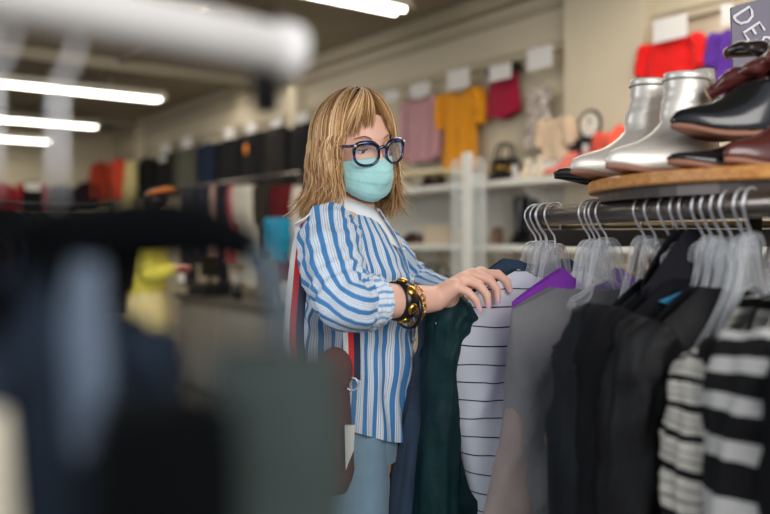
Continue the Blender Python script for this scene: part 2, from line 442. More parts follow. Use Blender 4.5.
# ---- garments hung high on the long wall
def wall_garment(name, x0, x1, y0, y1, label, cat, m, sleeve=0, off=.095, tagm=None, group='garments hung on the long wall', seed=1, **k):
    a = wall_pt(x0, off); b = wall_pt(x1, off); c = wall_pt((x0 + x1) / 2, off)
    w = (a - b).length / 2 * (.80 if sleeve else .97)
    L = (y1 - y0) / FP * c.y
    zt = H + (240 - y0) / FP * c.y
    rot = math.atan2(-D1.y, -D1.x)
    g = dict(top=-.085, drop=.06 * w / .2, t=.024, neck=.34 * w, nd=.025, folds=.007, nu=40, nv=20)
    g.update(k)
    return garment(name, V(c.x, c.y, zt + .085), rot, label, cat, m, w=w, L=L, sleeve=sleeve * L, group=group, seed=seed, r0=.046, r1=.038, out=.02, **g)
redf = fabric('scarlet_jersey', (214, 18, 14)); purp = fabric('purple_jersey', (84, 40, 140)); maroon = fabric('crimson_twill', (150, 12, 50))
mustard = fabric('mustard_crepe', (214, 140, 18)); mauve = fabric('mauve_knit', (178, 132, 138))
wall_garment('short_sleeved_top', 639, 704, 34, 108, 'scarlet short-sleeved top hanging on the wall behind the silver boots', 'top', redf, sleeve=.30, nd=.0, neck=.01)
wall_garment('purple_top', 712, 760, 26, 92, 'deep purple top hanging on the wall behind the grey sign', 'top', purp, sleeve=.4)
wall_garment('dress', 437, 483, 86, 172, 'mustard yellow short-sleeved dress with scoop neck hanging on the wall', 'dress', mustard, sleeve=.38, nd=.075, waist=.86)
wall_garment('cardigan', 403, 439, 95, 162, 'dusty mauve knit top hanging left of the mustard dress', 'top', mauve, sleeve=.85, nd=.05)
# shorts
def shorts():
    x0, x1 = 487, 520; off = .06
    c = wall_pt(503.5, off); w = (wall_pt(x0, off) - wall_pt(x1, off)).length / 2
    T = Thing('skirt_shorts', V(c.x, c.y, H + (240 - 72) / FP * c.y), 'crimson shorts clipped on a hanger high on the wall', 'shorts', rot=math.atan2(-D1.y, -D1.x), local=True)
    L = (119 - 72) / FP * c.y; rings = []
    for j in range(14):
        v = j / 13; ring = []
        for i in range(40):
            u = 2 * math.pi * i / 40; x = w * lerp(.80, 1.0, v) * math.cos(u)
            zz = -L * v * (1 - .14 * abs(x / w) ** 1.5)
            ring.append(V(x, (.028 + .01 * v) * math.sin(u) + .008 * v * math.sin(x * 60), zz))
        rings.append(ring)
    T.part('body', MB().loft(rings), maroon)
    wb = MB(); wb.loft([[V(w * .82 * math.cos(2 * math.pi * i / 40), .031 * math.sin(2 * math.pi * i / 40), z) for i in range(40)] for z in (-.03, .008)]); T.part('waistband', wb, maroon)
    for s in (-1, 1): T.part('hanger_clip', MB().box((s * w * .72, 0, .015), (.022, .034, .028)), M['blackplastic'], smooth=False)
    T.part('hanger_bar', MB().tube([V(-w * .8, 0, .03), V(w * .8, 0, .03)], .006, 8), M['blackplastic'])
shorts()
# sequin top and beige top
def sequin_mat():
    m, nt, b = newmat('silver_sequins'); tc = N(nt, 'ShaderNodeTexCoord'); v = N(nt, 'ShaderNodeTexVoronoi', Scale=45)
    nt.links.new(tc.outputs['Object'], v.inputs['Vector']); cr = N(nt, 'ShaderNodeValToRGB')
    cr.color_ramp.elements[0].color = srgb(90, 78, 74); cr.color_ramp.elements[1].color = srgb(250, 236, 226); cr.color_ramp.elements[1].position = .8
    nt.links.new(v.outputs['Color'], cr.inputs[0]); nt.links.new(cr.outputs[0], b.inputs['Base Color'])
    b.inputs['Metallic'].default_value = .5; b.inputs['Roughness'].default_value = .3
    bp = N(nt, 'ShaderNodeBump', Strength=.9, Distance=.02); nt.links.new(v.outputs['Distance'], bp.inputs['Height']); nt.links.new(bp.outputs[0], b.inputs['Normal']); return m
wall_garment('sequin_top', 524, 553, 86, 150, 'silver sequinned sleeveless top hanging on the wall right of the crimson shorts', 'top', sequin_mat(), waist=.75)
beige = fabric('beige_crepe', (205, 180, 152))
wall_garment('beige_blouse', 541, 571, 116, 160, 'pale beige blouse hanging low beside the sequinned top', 'blouse', beige, sleeve=.5, off=.16)
# left row of dark jackets, far along the wall
row = [('jacket', 287, 315, 122, 192, 'black leather jacket hanging just behind the blonde hair', 'jacket', (26, 25, 27)),
       ('jacket', 262, 289, 124, 190, 'dark brown jacket hanging right beside the pale wall pillar', 'jacket', (44, 38, 34)),
       ('jacket', 240, 262, 130, 188, 'black jacket with an orange badge hanging on the far wall', 'jacket', (20, 21, 25)),
       ('jacket', 216, 241, 136, 186, 'wide black jacket hanging right of the navy jacket', 'jacket', (19, 20, 25)),
       ('jacket', 199, 216, 142, 184, 'small navy jacket hanging on the far wall', 'jacket', (24, 38, 66)),
       ('coat', 176, 198, 144, 190, 'olive grey coat hanging on the far wall', 'coat', (72, 70, 58)),
       ('jacket', 156, 177, 150, 196, 'black jacket with a pale printed chest on the far wall', 'jacket', (24, 24, 28)),
       ('jacket', 136, 156, 156, 200, 'plain black jacket hanging just right of the corner pillar', 'jacket', (18, 19, 22))]
badge = mat('orange_badge', (226, 132, 30), .6)
for k, (nm, x0, x1, y0, y1, lb, ct, c) in enumerate(row):
    g = wall_garment(nm, x0, x1, y0, y1, lb, ct, fabric('cloth_%s_%d' % (nm, k), c), sleeve=.8, seed=k + 4)
    if 'orange' in lb: g.part('badge', MB().ell((.01, -.06, -.28), (.04, .01, .055), 10, 8), badge)
    if 'printed' in lb: g.part('print', MB().box((0, -.05, -.2), (.1, .006, .03)), M['white'], smooth=False)
# back wall garments (perpendicular wall)
def back_garment(x0, x1, y0, y1, label, cat, m, name, sleeve=.8, extra=None, seed=2):
    def bp(px):
        # back wall line through corner along -D2, offset .06 into the room
        o = corner - D1 * .10; s = (px - 385) / FP
        t = (o.x - s * o.y) / (D2.x - s * D2.y); return o - D2 * t
    a, b, c = bp(x0), bp(x1), bp((x0 + x1) / 2)
    w = (a - b).length / 2 * .8; L = (y1 - y0) / FP * c.y; zt = H + (240 - y0) / FP * c.y
    T = garment(name, V(c.x, c.y, zt + .085), math.atan2(D2.y, D2.x), label, cat, m, w=w, L=L, sleeve=sleeve * L, group='garments hung on the back wall', seed=seed, t=.03, neck=.3 * w, nd=.03, folds=.008, nu=36, nv=16, m_sleeve=extra)
    return T, w, L
red2 = fabric('dark_red_knit', (158, 26, 34)); orange = fabric('orange_red_knit', (206, 64, 30)); cream = fabric('cream_knit', (214, 200, 140))
back_garment(-8, 11, 182, 216, 'dark red sweater hanging at the far left of the back wall', 'sweater', red2, 'sweater')
T, w_, L_ = back_garment(18, 47, 180, 214, 'black sweater with red sleeves and a white chest band on the back wall', 'sweater', fabric('black_knit', (24, 24, 28)), 'sweater', extra=red2)
T.part('chest_band', MB().box((0, -.048, -.085 - .2 * L_), (w_ * .7, .008, .05)), M['white'], smooth=False)
back_garment(50, 75, 184, 214, 'charcoal sweater hanging right of the red-sleeved sweater on the back wall', 'sweater', fabric('charcoal_knit', (34, 32, 38)), 'sweater')
back_garment(79, 96, 180, 212, 'dark plum sweater hanging near the corner of the back wall', 'sweater', fabric('plum_knit', (58, 34, 44)), 'sweater')
g1 = wall_garment('orange_top', 113.5, 122, 158, 202, 'orange red knit top hanging in the far corner', 'top', orange, seed=3, off=.25, sleeve=.5)
back_garment(94, 107, 160, 204, 'rust coloured top hanging at the corner end of the back wall', 'top', fabric('rust_knit', (186, 70, 44)), 'rust_top')
wall_garment('cream_coat', 122, 135, 160, 214, 'long cream coat hanging left of the corner pillar', 'coat', cream, seed=5, off=.2, sleeve=.7)

# paper price tags above the wall garments
def price_tag(x0, x1, y0, y1, what, off=.16, lines=True):
    c = wall_pt((x0 + x1) / 2, off); w = (wall_pt(x0, off) - wall_pt(x1, off)).length / 2; h = (y1 - y0) / FP * c.y / 2
    z = H + (240 - (y0 + y1) / 2) / FP * c.y
    T = Thing('paper_sign', V(c.x, c.y, z), 'white paper sign above the ' + what, 'sign', 'paper signs along the wall', rot=math.atan2(-D1.y, -D1.x), local=True)
    s_ = MB(); s_.box((0, 0, 0), (w, .0015, h)); T.part('sheet', s_, M['paper'], smooth=False)
    T.part('string', MB().tube([V(0, 0, h), V(0, .12, h + .05)], .0015, 5), M['black'])
    return T
for a in ((653, 687, 17, 40, 'scarlet top'), (721, 733, 4, 25, 'purple top'), (489, 511, 65, 80, 'crimson shorts'), (447, 469, 69, 89, 'mustard dress'), (411, 429, 83, 97, 'mauve knit top'), (527, 552, 47, 69, 'silver sequinned top'), (384, 398, 91, 101, 'bare stretch of wall right of the woman')):
    price_tag(*a)
for x, y, w in ((302, 112, 'black leather jacket'), (276, 116, 'dark brown jacket'), (251, 122, 'black jacket with orange badge'), (229, 128, 'wide black jacket'), (187, 137, 'olive grey coat'), (165, 143, 'jacket with printed chest')):
    price_tag(x - 5, x + 5, y, y + 11, w)

# lower tier of colourful garments on the left, hung from a rail in front of the wall
def low_rail(x0, x1, z, off, label):
    a = along(x0, off, z); b = along(x1, off, z); c = (a + b) / 2
    t = Thing('garment_rail', V(c.x, c.y, 0), label, 'clothes rail')
    t.part('rail', MB().tube([a, b], .014, 10), M['darkmetal'])
    for q in (a, b): t.part('upright', MB().tube([V(q.x, q.y, 0), V(q.x, q.y, z)], .014, 8), M['darkmetal'])
low_rail(150, 300, H + .52, .55, 'low garment rail under the far row of jackets')
low = [(180, 196, (50, 50, 58), 'grey'), (197, 209, (40, 44, 62), 'slate blue'), (210, 219, (150, 120, 106), 'tan'), (220, 228, (44, 40, 56), 'dark violet'), (228, 238, (178, 74, 80), 'rose red'),
       (237, 248, (188, 182, 170), 'off white'), (247, 258, (206, 198, 184), 'ivory'), (258, 268, (60, 52, 44), 'dark olive'), (268, 277, (40, 30, 34), 'black brown'), (276, 291, (110, 22, 26), 'dark red'), (292, 304, (200, 186, 172), 'pale sand')]
for k, (x0, x1, c, nm) in enumerate(low):
    y1 = 262 if k % 3 else 285
    wall_garment('hanging_dress', x0, x1, 184, y1, '%s long garment on the low rail %s' % (nm, 'behind the counter'), 'garment', fabric('low_cloth_%d' % k, c), sleeve=.5 if k % 2 else 0, off=.55, group='garments on the low rail', seed=k + 20)
wall_garment('teal_jacket', 268, 286, 216, 262, 'bright teal jacket hanging lower, left of the blonde woman', 'jacket', fabric('teal_nylon', (20, 128, 160)), sleeve=.7, off=.9, seed=8)

# dark garments on a floor rail at far left
ra, rb = P(-40, 204, 6.0), P(112, 207, 6.9); rc = (ra + rb) / 2
t = Thing('garment_rail', V(rc.x, rc.y, 0), 'black floor rail of dark garments at far left', 'clothes rail')
t.part('rail', MB().tube([ra, rb], .014, 10), M['blackplastic'])
for q in (ra, rb): t.part('upright', MB().tube([V(q.x, q.y, 0), q], .014, 8), M['blackplastic']); t.part('foot', MB().box((q.x, q.y, .015), (.03, .25, .015)), M['blackplastic'], smooth=False)
dk = [('inky blue', (20, 28, 44)), ('plum black', (34, 24, 34)), ('deep navy', (16, 24, 40)), ('black green', (18, 30, 28)), ('charcoal', (38, 38, 42)), ('midnight blue', (24, 34, 58)), ('espresso', (36, 28, 24)), ('jet black', (14, 14, 17)), ('steel blue', (48, 62, 80)), ('soft black', (22, 22, 25))]
for k, (nm, c) in enumerate(dk):
    q = lerp(ra, rb, (k + .5) / len(dk))
    garment('long_coat', q, R(-20), nm + ' coat on the floor rail at far left', 'coat', fabric('rail_cloth_%d' % k, c), w=.19, L=.85 - .05 * (k % 3), sleeve=.55, group='dark coats on the far left rail', seed=90 + k, nu=32, nv=16, top=-.06, t=.04)

# ---- sales counter at left, grey with pale front
cm = mat('counter_front_grey', (150, 146, 138), .5, var=.06); ctop = mat('counter_top_dark', (84, 82, 78), .35)
cA = P(176, 296, 7.4); cB = P(332, 306, 5.3); cz = .86
def counter():
    a = V(cA.x, cA.y, 0); b = V(cB.x, cB.y, 0); d = (b - a).normalized(); n = V(-d.y, d.x, 0); c = (a + b) / 2 + n * .3; rot = math.atan2(d.y, d.x); L = (b - a).length / 2
    t = Thing('sales_counter', c, 'grey sales counter behind the person in yellow', 'counter')
    t.part('body', MB().box(V(c.x, c.y, .42), (L, .27, .40), rot), cm, smooth=False)
    t.part('countertop', MB().box(V(c.x, c.y, cz - .02), (L + .03, .31, .02), rot), ctop, smooth=False, bevel=.004)
    for k in range(3):
        q = lerp(a, b, (k + .5) / 3) + n * .02; t.part('front_panel', MB().box(V(q.x, q.y, .42), (L / 3 - .03, .012, .34), rot), cm, smooth=False, bevel=.004)
    return a, b, n, rot
ca, cb, cn, crot = counter()
def on_counter(f, back=.25): return lerp(ca, cb, f) + cn * back + V(0, 0, cz)
q = on_counter(.60); t = Thing('tissue_box', q, 'small white box standing on the grey counter', 'box')
t.part('carton', MB().box(q + V(0, 0, .075), (.055, .05, .072), crot), M['white'], smooth=False, bevel=.003); t.part('flap', MB().box(q + V(.0, 0, .15), (.05, .02, .004), crot + .2), M['white'], smooth=False)
q = on_counter(.70, .2); t = Thing('paper_cup', q, 'white crumpled paper parcel beside the small white box', 'parcel')
mb = MB(); mb.ell(q + V(0, 0, .03), (.05, .04, .03), 12, 8); 
for p in mb.v: p += V(nz(p.x * 40, p.y * 40, p.z * 40), nz(p.y * 40, 3), 0) * .012
t.part('parcel_body', mb, M['white'])
q = on_counter(.15, .15); t = Thing('cash_register', q, 'black cash register on the counter in front of the person in yellow', 'cash register')
t.part('base', MB().box(q + V(0, 0, .06), (.17, .14, .055), crot), M['blackplastic'], smooth=False, bevel=.01)
t.part('screen', MB().box(q + V(0, .02, .26), (.13, .015, .1), crot + .2), M['blackplastic'], smooth=False, bevel=.006)
t.part('stand', MB().tube([q + V(0, .03, .1), q + V(0, .03, .2)], .02, 8), M['blackplastic'])
q = on_counter(.36, .15); t = Thing('pen_holder', q, 'dark holder with upright rods on the counter', 'holder')
t.part('cup', MB().tube([q + V(0, 0, .002), q + V(0, 0, .12)], .04, 12), M['blackplastic'])
for k in range(4): t.part('rod', MB().tube([q + V(-.02 + .013 * k, 0, .08), q + V(-.05 + .03 * k, .02, .24 + .02 * (k % 2))], .004, 6), M['steel'])
# a low display table behind the foreground, with grey boxes
for k, (px, py, Y, hw, hz, lb, c) in enumerate(((-25, 285, 7.9, .45, .35, 'dark display plinth at far left', (30, 32, 38)), (105, 292, 8.4, .28, .40, 'pale grey display plinth left of the person in yellow', (120, 118, 112)))):
    p = P(px, py, Y); mm = mat('plinth_%d' % k, c, .5)
    t = Thing('display_plinth', V(p.x, p.y, 0), lb, 'plinth')
    t.part('cabinet', MB().box(V(p.x, p.y, p.z / 2 - .02), (hw, .3, p.z / 2 - .022), .3), mm, smooth=False)
    t.part('plinth_top', MB().box(V(p.x, p.y, p.z - .02), (hw + .03, .33, .018), .3), M['white'] if k else ctop, smooth=False)

# ================================================================ ITEMS ON THE WALL SHELVES
leather_b = mat('black_leather', (20, 20, 22), .3, bump=.15, bscale=40); gold = mat('gold_metal', (226, 178, 92), .22, metal=1, var=.05)
def shelf_base(px, Z, off=.17): p = along(px, off, Z + .0145); return p
FR = math.atan2(-D1.y, -D1.x)       # local x runs along the wall toward us, local -y into the room
def shoe_mesh(L, Wd, Ht, shaft=0, pointed=1.0, heel=0, sw=.045, k=1.0, nu=30, fold=0, seed=0, topt=0):
    "one stacked outline: heel at x<0, toe at +x"
    mb = MB(); rings = []
    tab = [(0, L * .62, -L * .36, .92), (.10, L * .635, -L * .37, 1.0), (.25, L * .60, -L * .37, 1.0), (.45, L * .46, -L * .36, .95), (.62, L * .33, -L * .345, .88), (.8, L * .22, -L * .325, .8), (1, L * .135, -L * .32, .72)]
    zs = [i / 12 for i in range(13)]
    for f in zs:
        xf, xb, ww = interp(tab, f); ring = []
        lift = heel * 1.0
        for i in range(nu):
            u = 2 * math.pi * i / nu; c_ = math.cos(u); s_ = math.sin(u)
            cx = (xf + xb) / 2; hl = (xf - xb) / 2; x = cx + hl * c_
            y = Wd * ww * s_ * (1 - pointed * .55 * max(0, x / (L * .62)) ** 1.6) * (1 if f < .5 else 1)
            zz = Ht * f + lift * sm((.25 * L - x) / (.45 * L)) + .010 * sm((x - .3 * L) / (.3 * L))
            ring.append(V(x, y, zz))
        rings.append(ring)
    if shaft:
        x0, x1 = L * .135, -L * .32
        for j in range(1, 15):
            f = j / 14; ring = []
            cx = lerp((x0 + x1) / 2, (x0 + x1) / 2 + topt, f); hl = lerp((x0 - x1) / 2, sw, sm(f * 1.3))
            for i in range(nu):
                u = 2 * math.pi * i / nu
                w_ = fold * (math.sin(f * 26 + 2 * math.cos(u) + seed) + nz(math.cos(u) * 2, f * 8, seed)) * (1 - abs(2 * f - 1) * .4)
                ring.append(V(cx + (hl + w_) * math.cos(u), (lerp(Wd * .72, sw * .82, sm(f * 1.3)) + w_) * math.sin(u), Ht + heel + shaft * f))
            rings.append(ring)
        # inner lip
        last = rings[-1]; c0 = sum(last, V(0, 0, 0)) / nu
        rings.append([c0 + (p - c0) * .93 for p in last]); rings.append([c0 + (p - c0) * .9 - V(0, 0, shaft * .5) for p in last])
    else:
        last = rings[-1]; c0 = sum(last, V(0, 0, 0)) / nu
        rings.append([c0 + (p - c0) * .9 for p in last]); rings.append([c0 + (p - c0) * .8 - V(0, 0, Ht * .6) for p in last])
    mb.loft(rings, cap0=True, cap1=True)
    return mb
def footwear(name, base, rot, label, cat, m, sole_m, L=.25, Wd=.042, Ht=.075, shaft=0, heel=.0, pointed=1, group=None, sw=.045, tilt=None, fold=0, seed=0, zipper=None, band=None, topt=0, extra=None):
    t = Thing(name, base, label, cat, group, rot, local=True)
    if tilt: t.o.rotation_euler = (tilt[0], tilt[1], rot)
    u = shoe_mesh(L, Wd, Ht, shaft, pointed, heel, sw, fold=fold, seed=seed, topt=topt)
    for p in u.v: p.z += .006
    t.part('upper', u, m)
    so = MB(); rings = []
    for f in (0, 1):
        rings.append([V((L * .135) + L * .49 * math.cos(2 * math.pi * i / 28), Wd * .98 * math.sin(2 * math.pi * i / 28) * (1 - pointed * .55 * max(0, (.135 + .505 * math.cos(2 * math.pi * i / 28)) / .62) ** 1.6),
                        .0 + .008 * f + heel * sm((.25 - (.135 + .505 * math.cos(2 * math.pi * i / 28))) / .45) + .010 * sm(((.135 + .505 * math.cos(2 * math.pi * i / 28)) - .3) / .3)) for i in range(28)])
    so.loft(rings, cap0=True, cap1=True); t.part('sole', so, sole_m)
    if heel > .01:
        h = MB(); h.loft([[V(-L * .24 + r_ * math.cos(2 * math.pi * i / 14), r_ * .85 * math.sin(2 * math.pi * i / 14), z) for i in range(14)] for r_, z in ((.020, 0), (.022, heel * .5), (.032, heel + .004))], cap0=True, cap1=True); t.part('heel', h, sole_m)
    if shaft and band:
        b = MB(); top = Ht + heel + shaft; cx = (L * .135 - L * .32) / 2 + topt
        b.tube([V(cx + sw * 1.01 * math.cos(2 * math.pi * i / 28), sw * .83 * math.sin(2 * math.pi * i / 28), top - .006) for i in range(29)], .0022, 6, caps=False); t.part('top_binding', b, band)
    if zipper:
        zz = MB(); zz.tube(spline([V(-L * .10, -Wd * .80, .02 + Ht + heel), V(L * .05, -Wd * .86, Ht * .9 + heel), V(L * .18, -Wd * .80, Ht * .62 + heel * .4)], 5), .0022, 6); t.part('zipper', zz, zipper)
        t.part('zip_pull', MB().tube(arc((L * .2, -Wd * .8, Ht * .62), .006, 0, 6.28, 10), .0016, 6), zipper)
    return t
# handbag on shelf
def handbag(base, rot, label, m, w=.14, h=.15, d=.05, gold_trim=True, name='handbag', hr=.07, cat='handbag'):
    t = Thing(name, base, label, cat, None, rot, local=True)
    rings = []
    for j in range(9):
        f = j / 8; ww = w * (1 - .22 * f) * (.94 if j in (0, 8) else 1); dd = d * (1 - .55 * f)
        rings.append([V(ww * math.copysign(abs(math.cos(2 * math.pi * i / 32)) ** .45, math.cos(2 * math.pi * i / 32)), dd * math.copysign(abs(math.sin(2 * math.pi * i / 32)) ** .6, math.sin(2 * math.pi * i / 32)), .001 + h * f) for i in range(32)])
    t.part('bag_body', MB().loft(rings, cap0=True, cap1=True), m)
    for s in (-1, 1): t.part('handle', MB().tube([V(-hr, s * d * .4, h * .93)] + arc((0, s * d * .4, h + .02), hr, math.pi, 0, 14) + [V(hr, s * d * .4, h * .93)], .007, 8), m)
    if gold_trim:
        t.part('clasp', MB().box((0, -d * .75, h * .62), (.018, .01, .014)), gold, bevel=.003)
        for s in (-1, 1): t.part('buckle', MB().tube(arc((s * w * .55, -d * .80, h * .55), .02, 0, 6.28, 14), .004, 6), gold)
    return t
handbag(shelf_base(505, Z1), FR, 'black handbag with round handles and gold clasp on the upper shelf', leather_b)
p = shelf_base(515, Z1, .30); t = Thing('price_ticket', p + V(0, 0, .0), 'small white price ticket against the black handbag', 'ticket'); t.part('card', MB().box(p + V(0, 0, .05), (.02, .002, .035), FR), M['paper'], smooth=False); t.part('foot', MB().box(p + V(0, 0, .006), (.02, .012, .005), FR), M['paper'], smooth=False)
brownm = mat('dark_brown_leather', (52, 38, 32), .4); creamm = mat('cream_leather', (214, 200, 178), .45); coral = mat('coral_suede', (205, 110, 96), .8); solem = mat('tan_sole', (176, 140, 110), .6)
FT = FR + math.pi / 2 * -1          # toe into the room
footwear('low_shoe', shelf_base(428, Z1), FR - 1.0, 'dark brown low shoe left on the upper shelf', 'shoe', brownm, M['blackplastic'], L=.24, group='dark shoes on the upper shelf')
footwear('low_shoe', shelf_base(440, Z1), FR - 1.0, 'dark brown low shoe right beside the vertical stand on the upper shelf', 'shoe', brownm, M['blackplastic'], L=.24, group='dark shoes on the upper shelf')
footwear('ankle_boot', shelf_base(528, Z1), FR - 1.3, 'cream ankle boot on the upper shelf right of the handbag', 'boot', creamm, solem, L=.2, shaft=.05, group='cream boots')
footwear('ankle_boot', shelf_base(541, Z1), FR - 1.1, 'cream ankle boot nearer the clock on the upper shelf', 'boot', creamm, solem, L=.2, shaft=.06, group='cream boots')
footwear('court_shoe', shelf_base(566, Z1, .28), FR - 2.4, 'coral suede heeled shoe toe forward on the upper shelf', 'shoe', coral, solem, L=.2, heel=.05, group='coral shoes')
footwear('court_shoe', shelf_base(582, Z1, .24), FR - 2.4, 'coral suede heeled shoe just behind the silver boots', 'shoe', coral, solem, L=.2, heel=.05, group='coral shoes')
# white riser with black box and clock
p = along(585, .10, Z1 + .0145); t = Thing('display_riser', p, 'long white riser box on the upper shelf beneath the clock', 'riser')
zr = .10; t.part('riser_box', MB().box(p + V(0, 0, zr / 2), (.33, .085, zr / 2 - .001), WALLROT), M['white'], smooth=False, bevel=.004); t.part('riser_lid', MB().box(p + V(0, 0, zr + .002), (.335, .09, .003), WALLROT), M['white'], smooth=False)
p = wall_at(590, 145, .10); p.z = Z1 + .0145 + zr + .006
t = Thing('storage_box', p, 'black box on the white riser carrying the clock', 'box'); t.part('box_body', MB().box(p + V(0, 0, .045), (.085, .07, .044), WALLROT), M['blackplastic'], smooth=False, bevel=.004); t.part('box_lid', MB().box(p + V(0, 0, .094), (.088, .073, .006), WALLROT), M['blackplastic'], smooth=False)
lbp = p - D2 * .073 - D1 * .03; t.part('label_card', MB().box(lbp + V(0, 0, .045), (.02, .002, .026), WALLROT), M['paper'], smooth=False)
def clock(p):
    t = Thing('table_clock', p, 'round table clock with black rim standing on the black box', 'clock', None, FR, local=True)
    r = .075; c = V(0, 0, r + .012)
    t.part('rim', MB().tube(arc(c, r, 0, 2 * math.pi, 33), .010, 8, caps=False), M['blackplastic'])
    fc = MB(); fc.prism(arc(c, r, 0, 2 * math.pi * 31 / 32, 32), (0, 1, 0), .012); face = t.part('clock_face', fc, mat('clock_face_ivory', (222, 214, 200), .6), smooth=False)
    for a_, l in ((R(95), .045), (R(60), .03)): t.part('clock_hand', MB().tube([c + V(0, -.009, 0), c + V(math.cos(a_) * l, -.009, math.sin(a_) * l)], .0022, 5), M['blackplastic'])
    for k in range(12): t.part('hour_mark', MB().tube([c + V(math.cos(k * math.pi / 6) * .055, -.008, math.sin(k * math.pi / 6) * .055), c + V(math.cos(k * math.pi / 6) * .062, -.008, math.sin(k * math.pi / 6) * .062)], .0016, 4), M['blackplastic'])
    t.part('foot', MB().box((0, 0, .008), (.05, .03, .008)), M['blackplastic'], bevel=.003)
clock(p + V(0, 0, .10))
# coral scarf heap
p = along(617, .20, Z1 + .0145); t = Thing('coral_scarf', p, 'bright coral scarf heaped on the upper shelf behind the silver boots', 'scarf')
mb = MB(); mb.ell(p + V(0, 0, .11), (.19, .10, .12), 40, 24, Matrix.Rotation(WALLROT, 3, 'Z'))
for q in mb.v:
    n_ = nz(q.x * 16, q.y * 16, q.z * 9); q += (q - (p + V(0, 0, .11))) * .5 * n_; q.z = max(q.z, p.z + .001)
t.part('scarf_folds', mb, fabric('coral_scarf', (222, 84, 62)))
# lower shelf items
footwear('tall_boot', shelf_base(519, Z2), FR - 1.1, 'tall black boot standing on the lower shelf, left one', 'boot', leather_b, M['blackplastic'], L=.24, shaft=.19, heel=.02, group='tall black boots', sw=.05)
footwear('tall_boot', shelf_base(531, Z2, .12), FR - 1.1, 'tall black boot standing on the lower shelf, right one', 'boot', leather_b, M['blackplastic'], L=.24, shaft=.17, heel=.02, group='tall black boots', sw=.05)
footwear('heeled_shoe', shelf_base(497, Z2), FR - .9, 'taupe heeled shoe left of the tall black boots', 'shoe', mat('taupe_leather', (120, 96, 80), .5), solem, L=.22, heel=.03)
footwear('heeled_shoe', shelf_base(567, Z2), FR - .9, 'black shoe by the rod end on the lower shelf', 'shoe', leather_b, M['blackplastic'], L=.22, shaft=.10, heel=.03)
p = shelf_base(446, Z2); t = Thing('shoe_box', p, 'beige shoe box on the lower shelf right of the woman', 'box'); t.part('box_body', MB().box(p + V(0, 0, .055), (.13, .09, .054), WALLROT), cabm, smooth=False); t.part('box_lid', MB().box(p + V(0, 0, .115), (.135, .094, .012), WALLROT), cabm, smooth=False, bevel=.003)
footwear('sneaker', shelf_base(426, Z2), FR - 1.2, 'dark brown lace-up shoe beside the beige shoe box', 'shoe', brownm, solem, L=.25, group='brown shoes on the lower shelf')
footwear('sneaker', shelf_base(411, Z2), FR - 1.2, 'dark brown lace-up shoe closest to the womans shoulder', 'shoe', brownm, solem, L=.25, group='brown shoes on the lower shelf')
# clear and white display stand in front of the shelves
def stand():
    b = wall_pt(468, .50)
    t = Thing('display_stand', V(b.x, b.y, 0), 'tall clear acrylic display stand with white post by the shelves', 'display stand')
    acr = clear_mat('clear_acrylic_sheet', (235, 240, 238), .22, .05)
    for px, w_, m in ((453, .008, acr), (467, .035, M['white']), (484, .008, acr)):
        q = wall_pt(px, .50); top = H + (240 - (160 if px != 467 else 152)) / FP * q.y
        t.part('post', MB().box(V(q.x, q.y, (top + .80) / 2), (w_, .01, (top - .80) / 2 - .002), WALLROT), m, smooth=False)
    a, c = wall_pt(453, .50), wall_pt(484, .50); q = (a + c) / 2; top = H + (240 - 158) / FP * q.y
    t.part('clear_panel', MB().box(V(q.x, q.y, (top + .85) / 2), ((a - c).length / 2 - .01, .003, (top - .85) / 2), WALLROT), acr, smooth=False)
    t.part('base', MB().box(V(q.x, q.y, .40), ((a - c).length / 2, .06, .40), WALLROT), cabm, smooth=False)
stand()
# pale sample strip (thin cream shelf board) left of mustard dress
a = along(400, .30, H + .55); b = along(452, .30, H + .55); c = (a + b) / 2
t = Thing('glass_shelf', c, 'short pale yellow shelf below the mauve top', 'shelf'); t.part('board', MB().box(V(c.x, c.y, H + .44), ((a - b).length / 2, .10, .012), WALLROT), mat('cream_board', (226, 212, 170), .5), smooth=False)
for s in (-.3, .3):
    q = V(c.x, c.y, H + .43) + D1 * s; t.part('bracket', MB().prism([q + D2 * .27, q, q + D2 * .27 - V(0, 0, .10)], D1, .012), M['white'], smooth=False)
# black bag under lower shelf
p = wall_pt(437, .40); p.z = .818
handbag(p, FR + .1, 'large black tote bag standing on the worktop beside the woman', mat('black_canvas', (24, 25, 28), .8), w=.20, h=.30, d=.10, gold_trim=False, name='tote_bag', hr=.06, cat='tote bag')

# ================================================================ THE CLOTHES RACK ON THE RIGHT
RA = V(.335, 1.72, H + .052); RD = V(.205, -.55, 0).normalized()
def rod(px):
    "point on the rod axis seen at column px"
    s = (px - 385) / FP; t = (s * RA.y - RA.x) / (RD.x - s * RD.y); return RA + RD * t
rack = Thing('clothes_rack', V(.75, 1.46, 0), 'display clothes rack with dark metal rods and an oak board on top', 'clothes rack')
rack.part('rod', MB().tube([RA, RA + RD * .95], .0205, 24), M['darkmetal'])
rack.part('rod_cap', MB().tube([RA - RD * .012, RA + RD * .004], .0222, 20), M['blackplastic'])
OFS = V(.47, .22, 0)
RB = V(.40, 2.12, H + .040)
rack.part('back_rod', MB().tube([RB, RB + V(1.4, -.25, 0)], .011, 12), mat('brass_rod', (150, 128, 96), .3, metal=.8))
rack.part('side_beam', MB().box((.95, 2.02, H + .005), (.58, .02, .022), -.18), mat('dark_bronze_beam', (62, 54, 50), .45, metal=.4), smooth=False, bevel=.003)
Cc = V(.755, 1.47, 0); Cr = .375
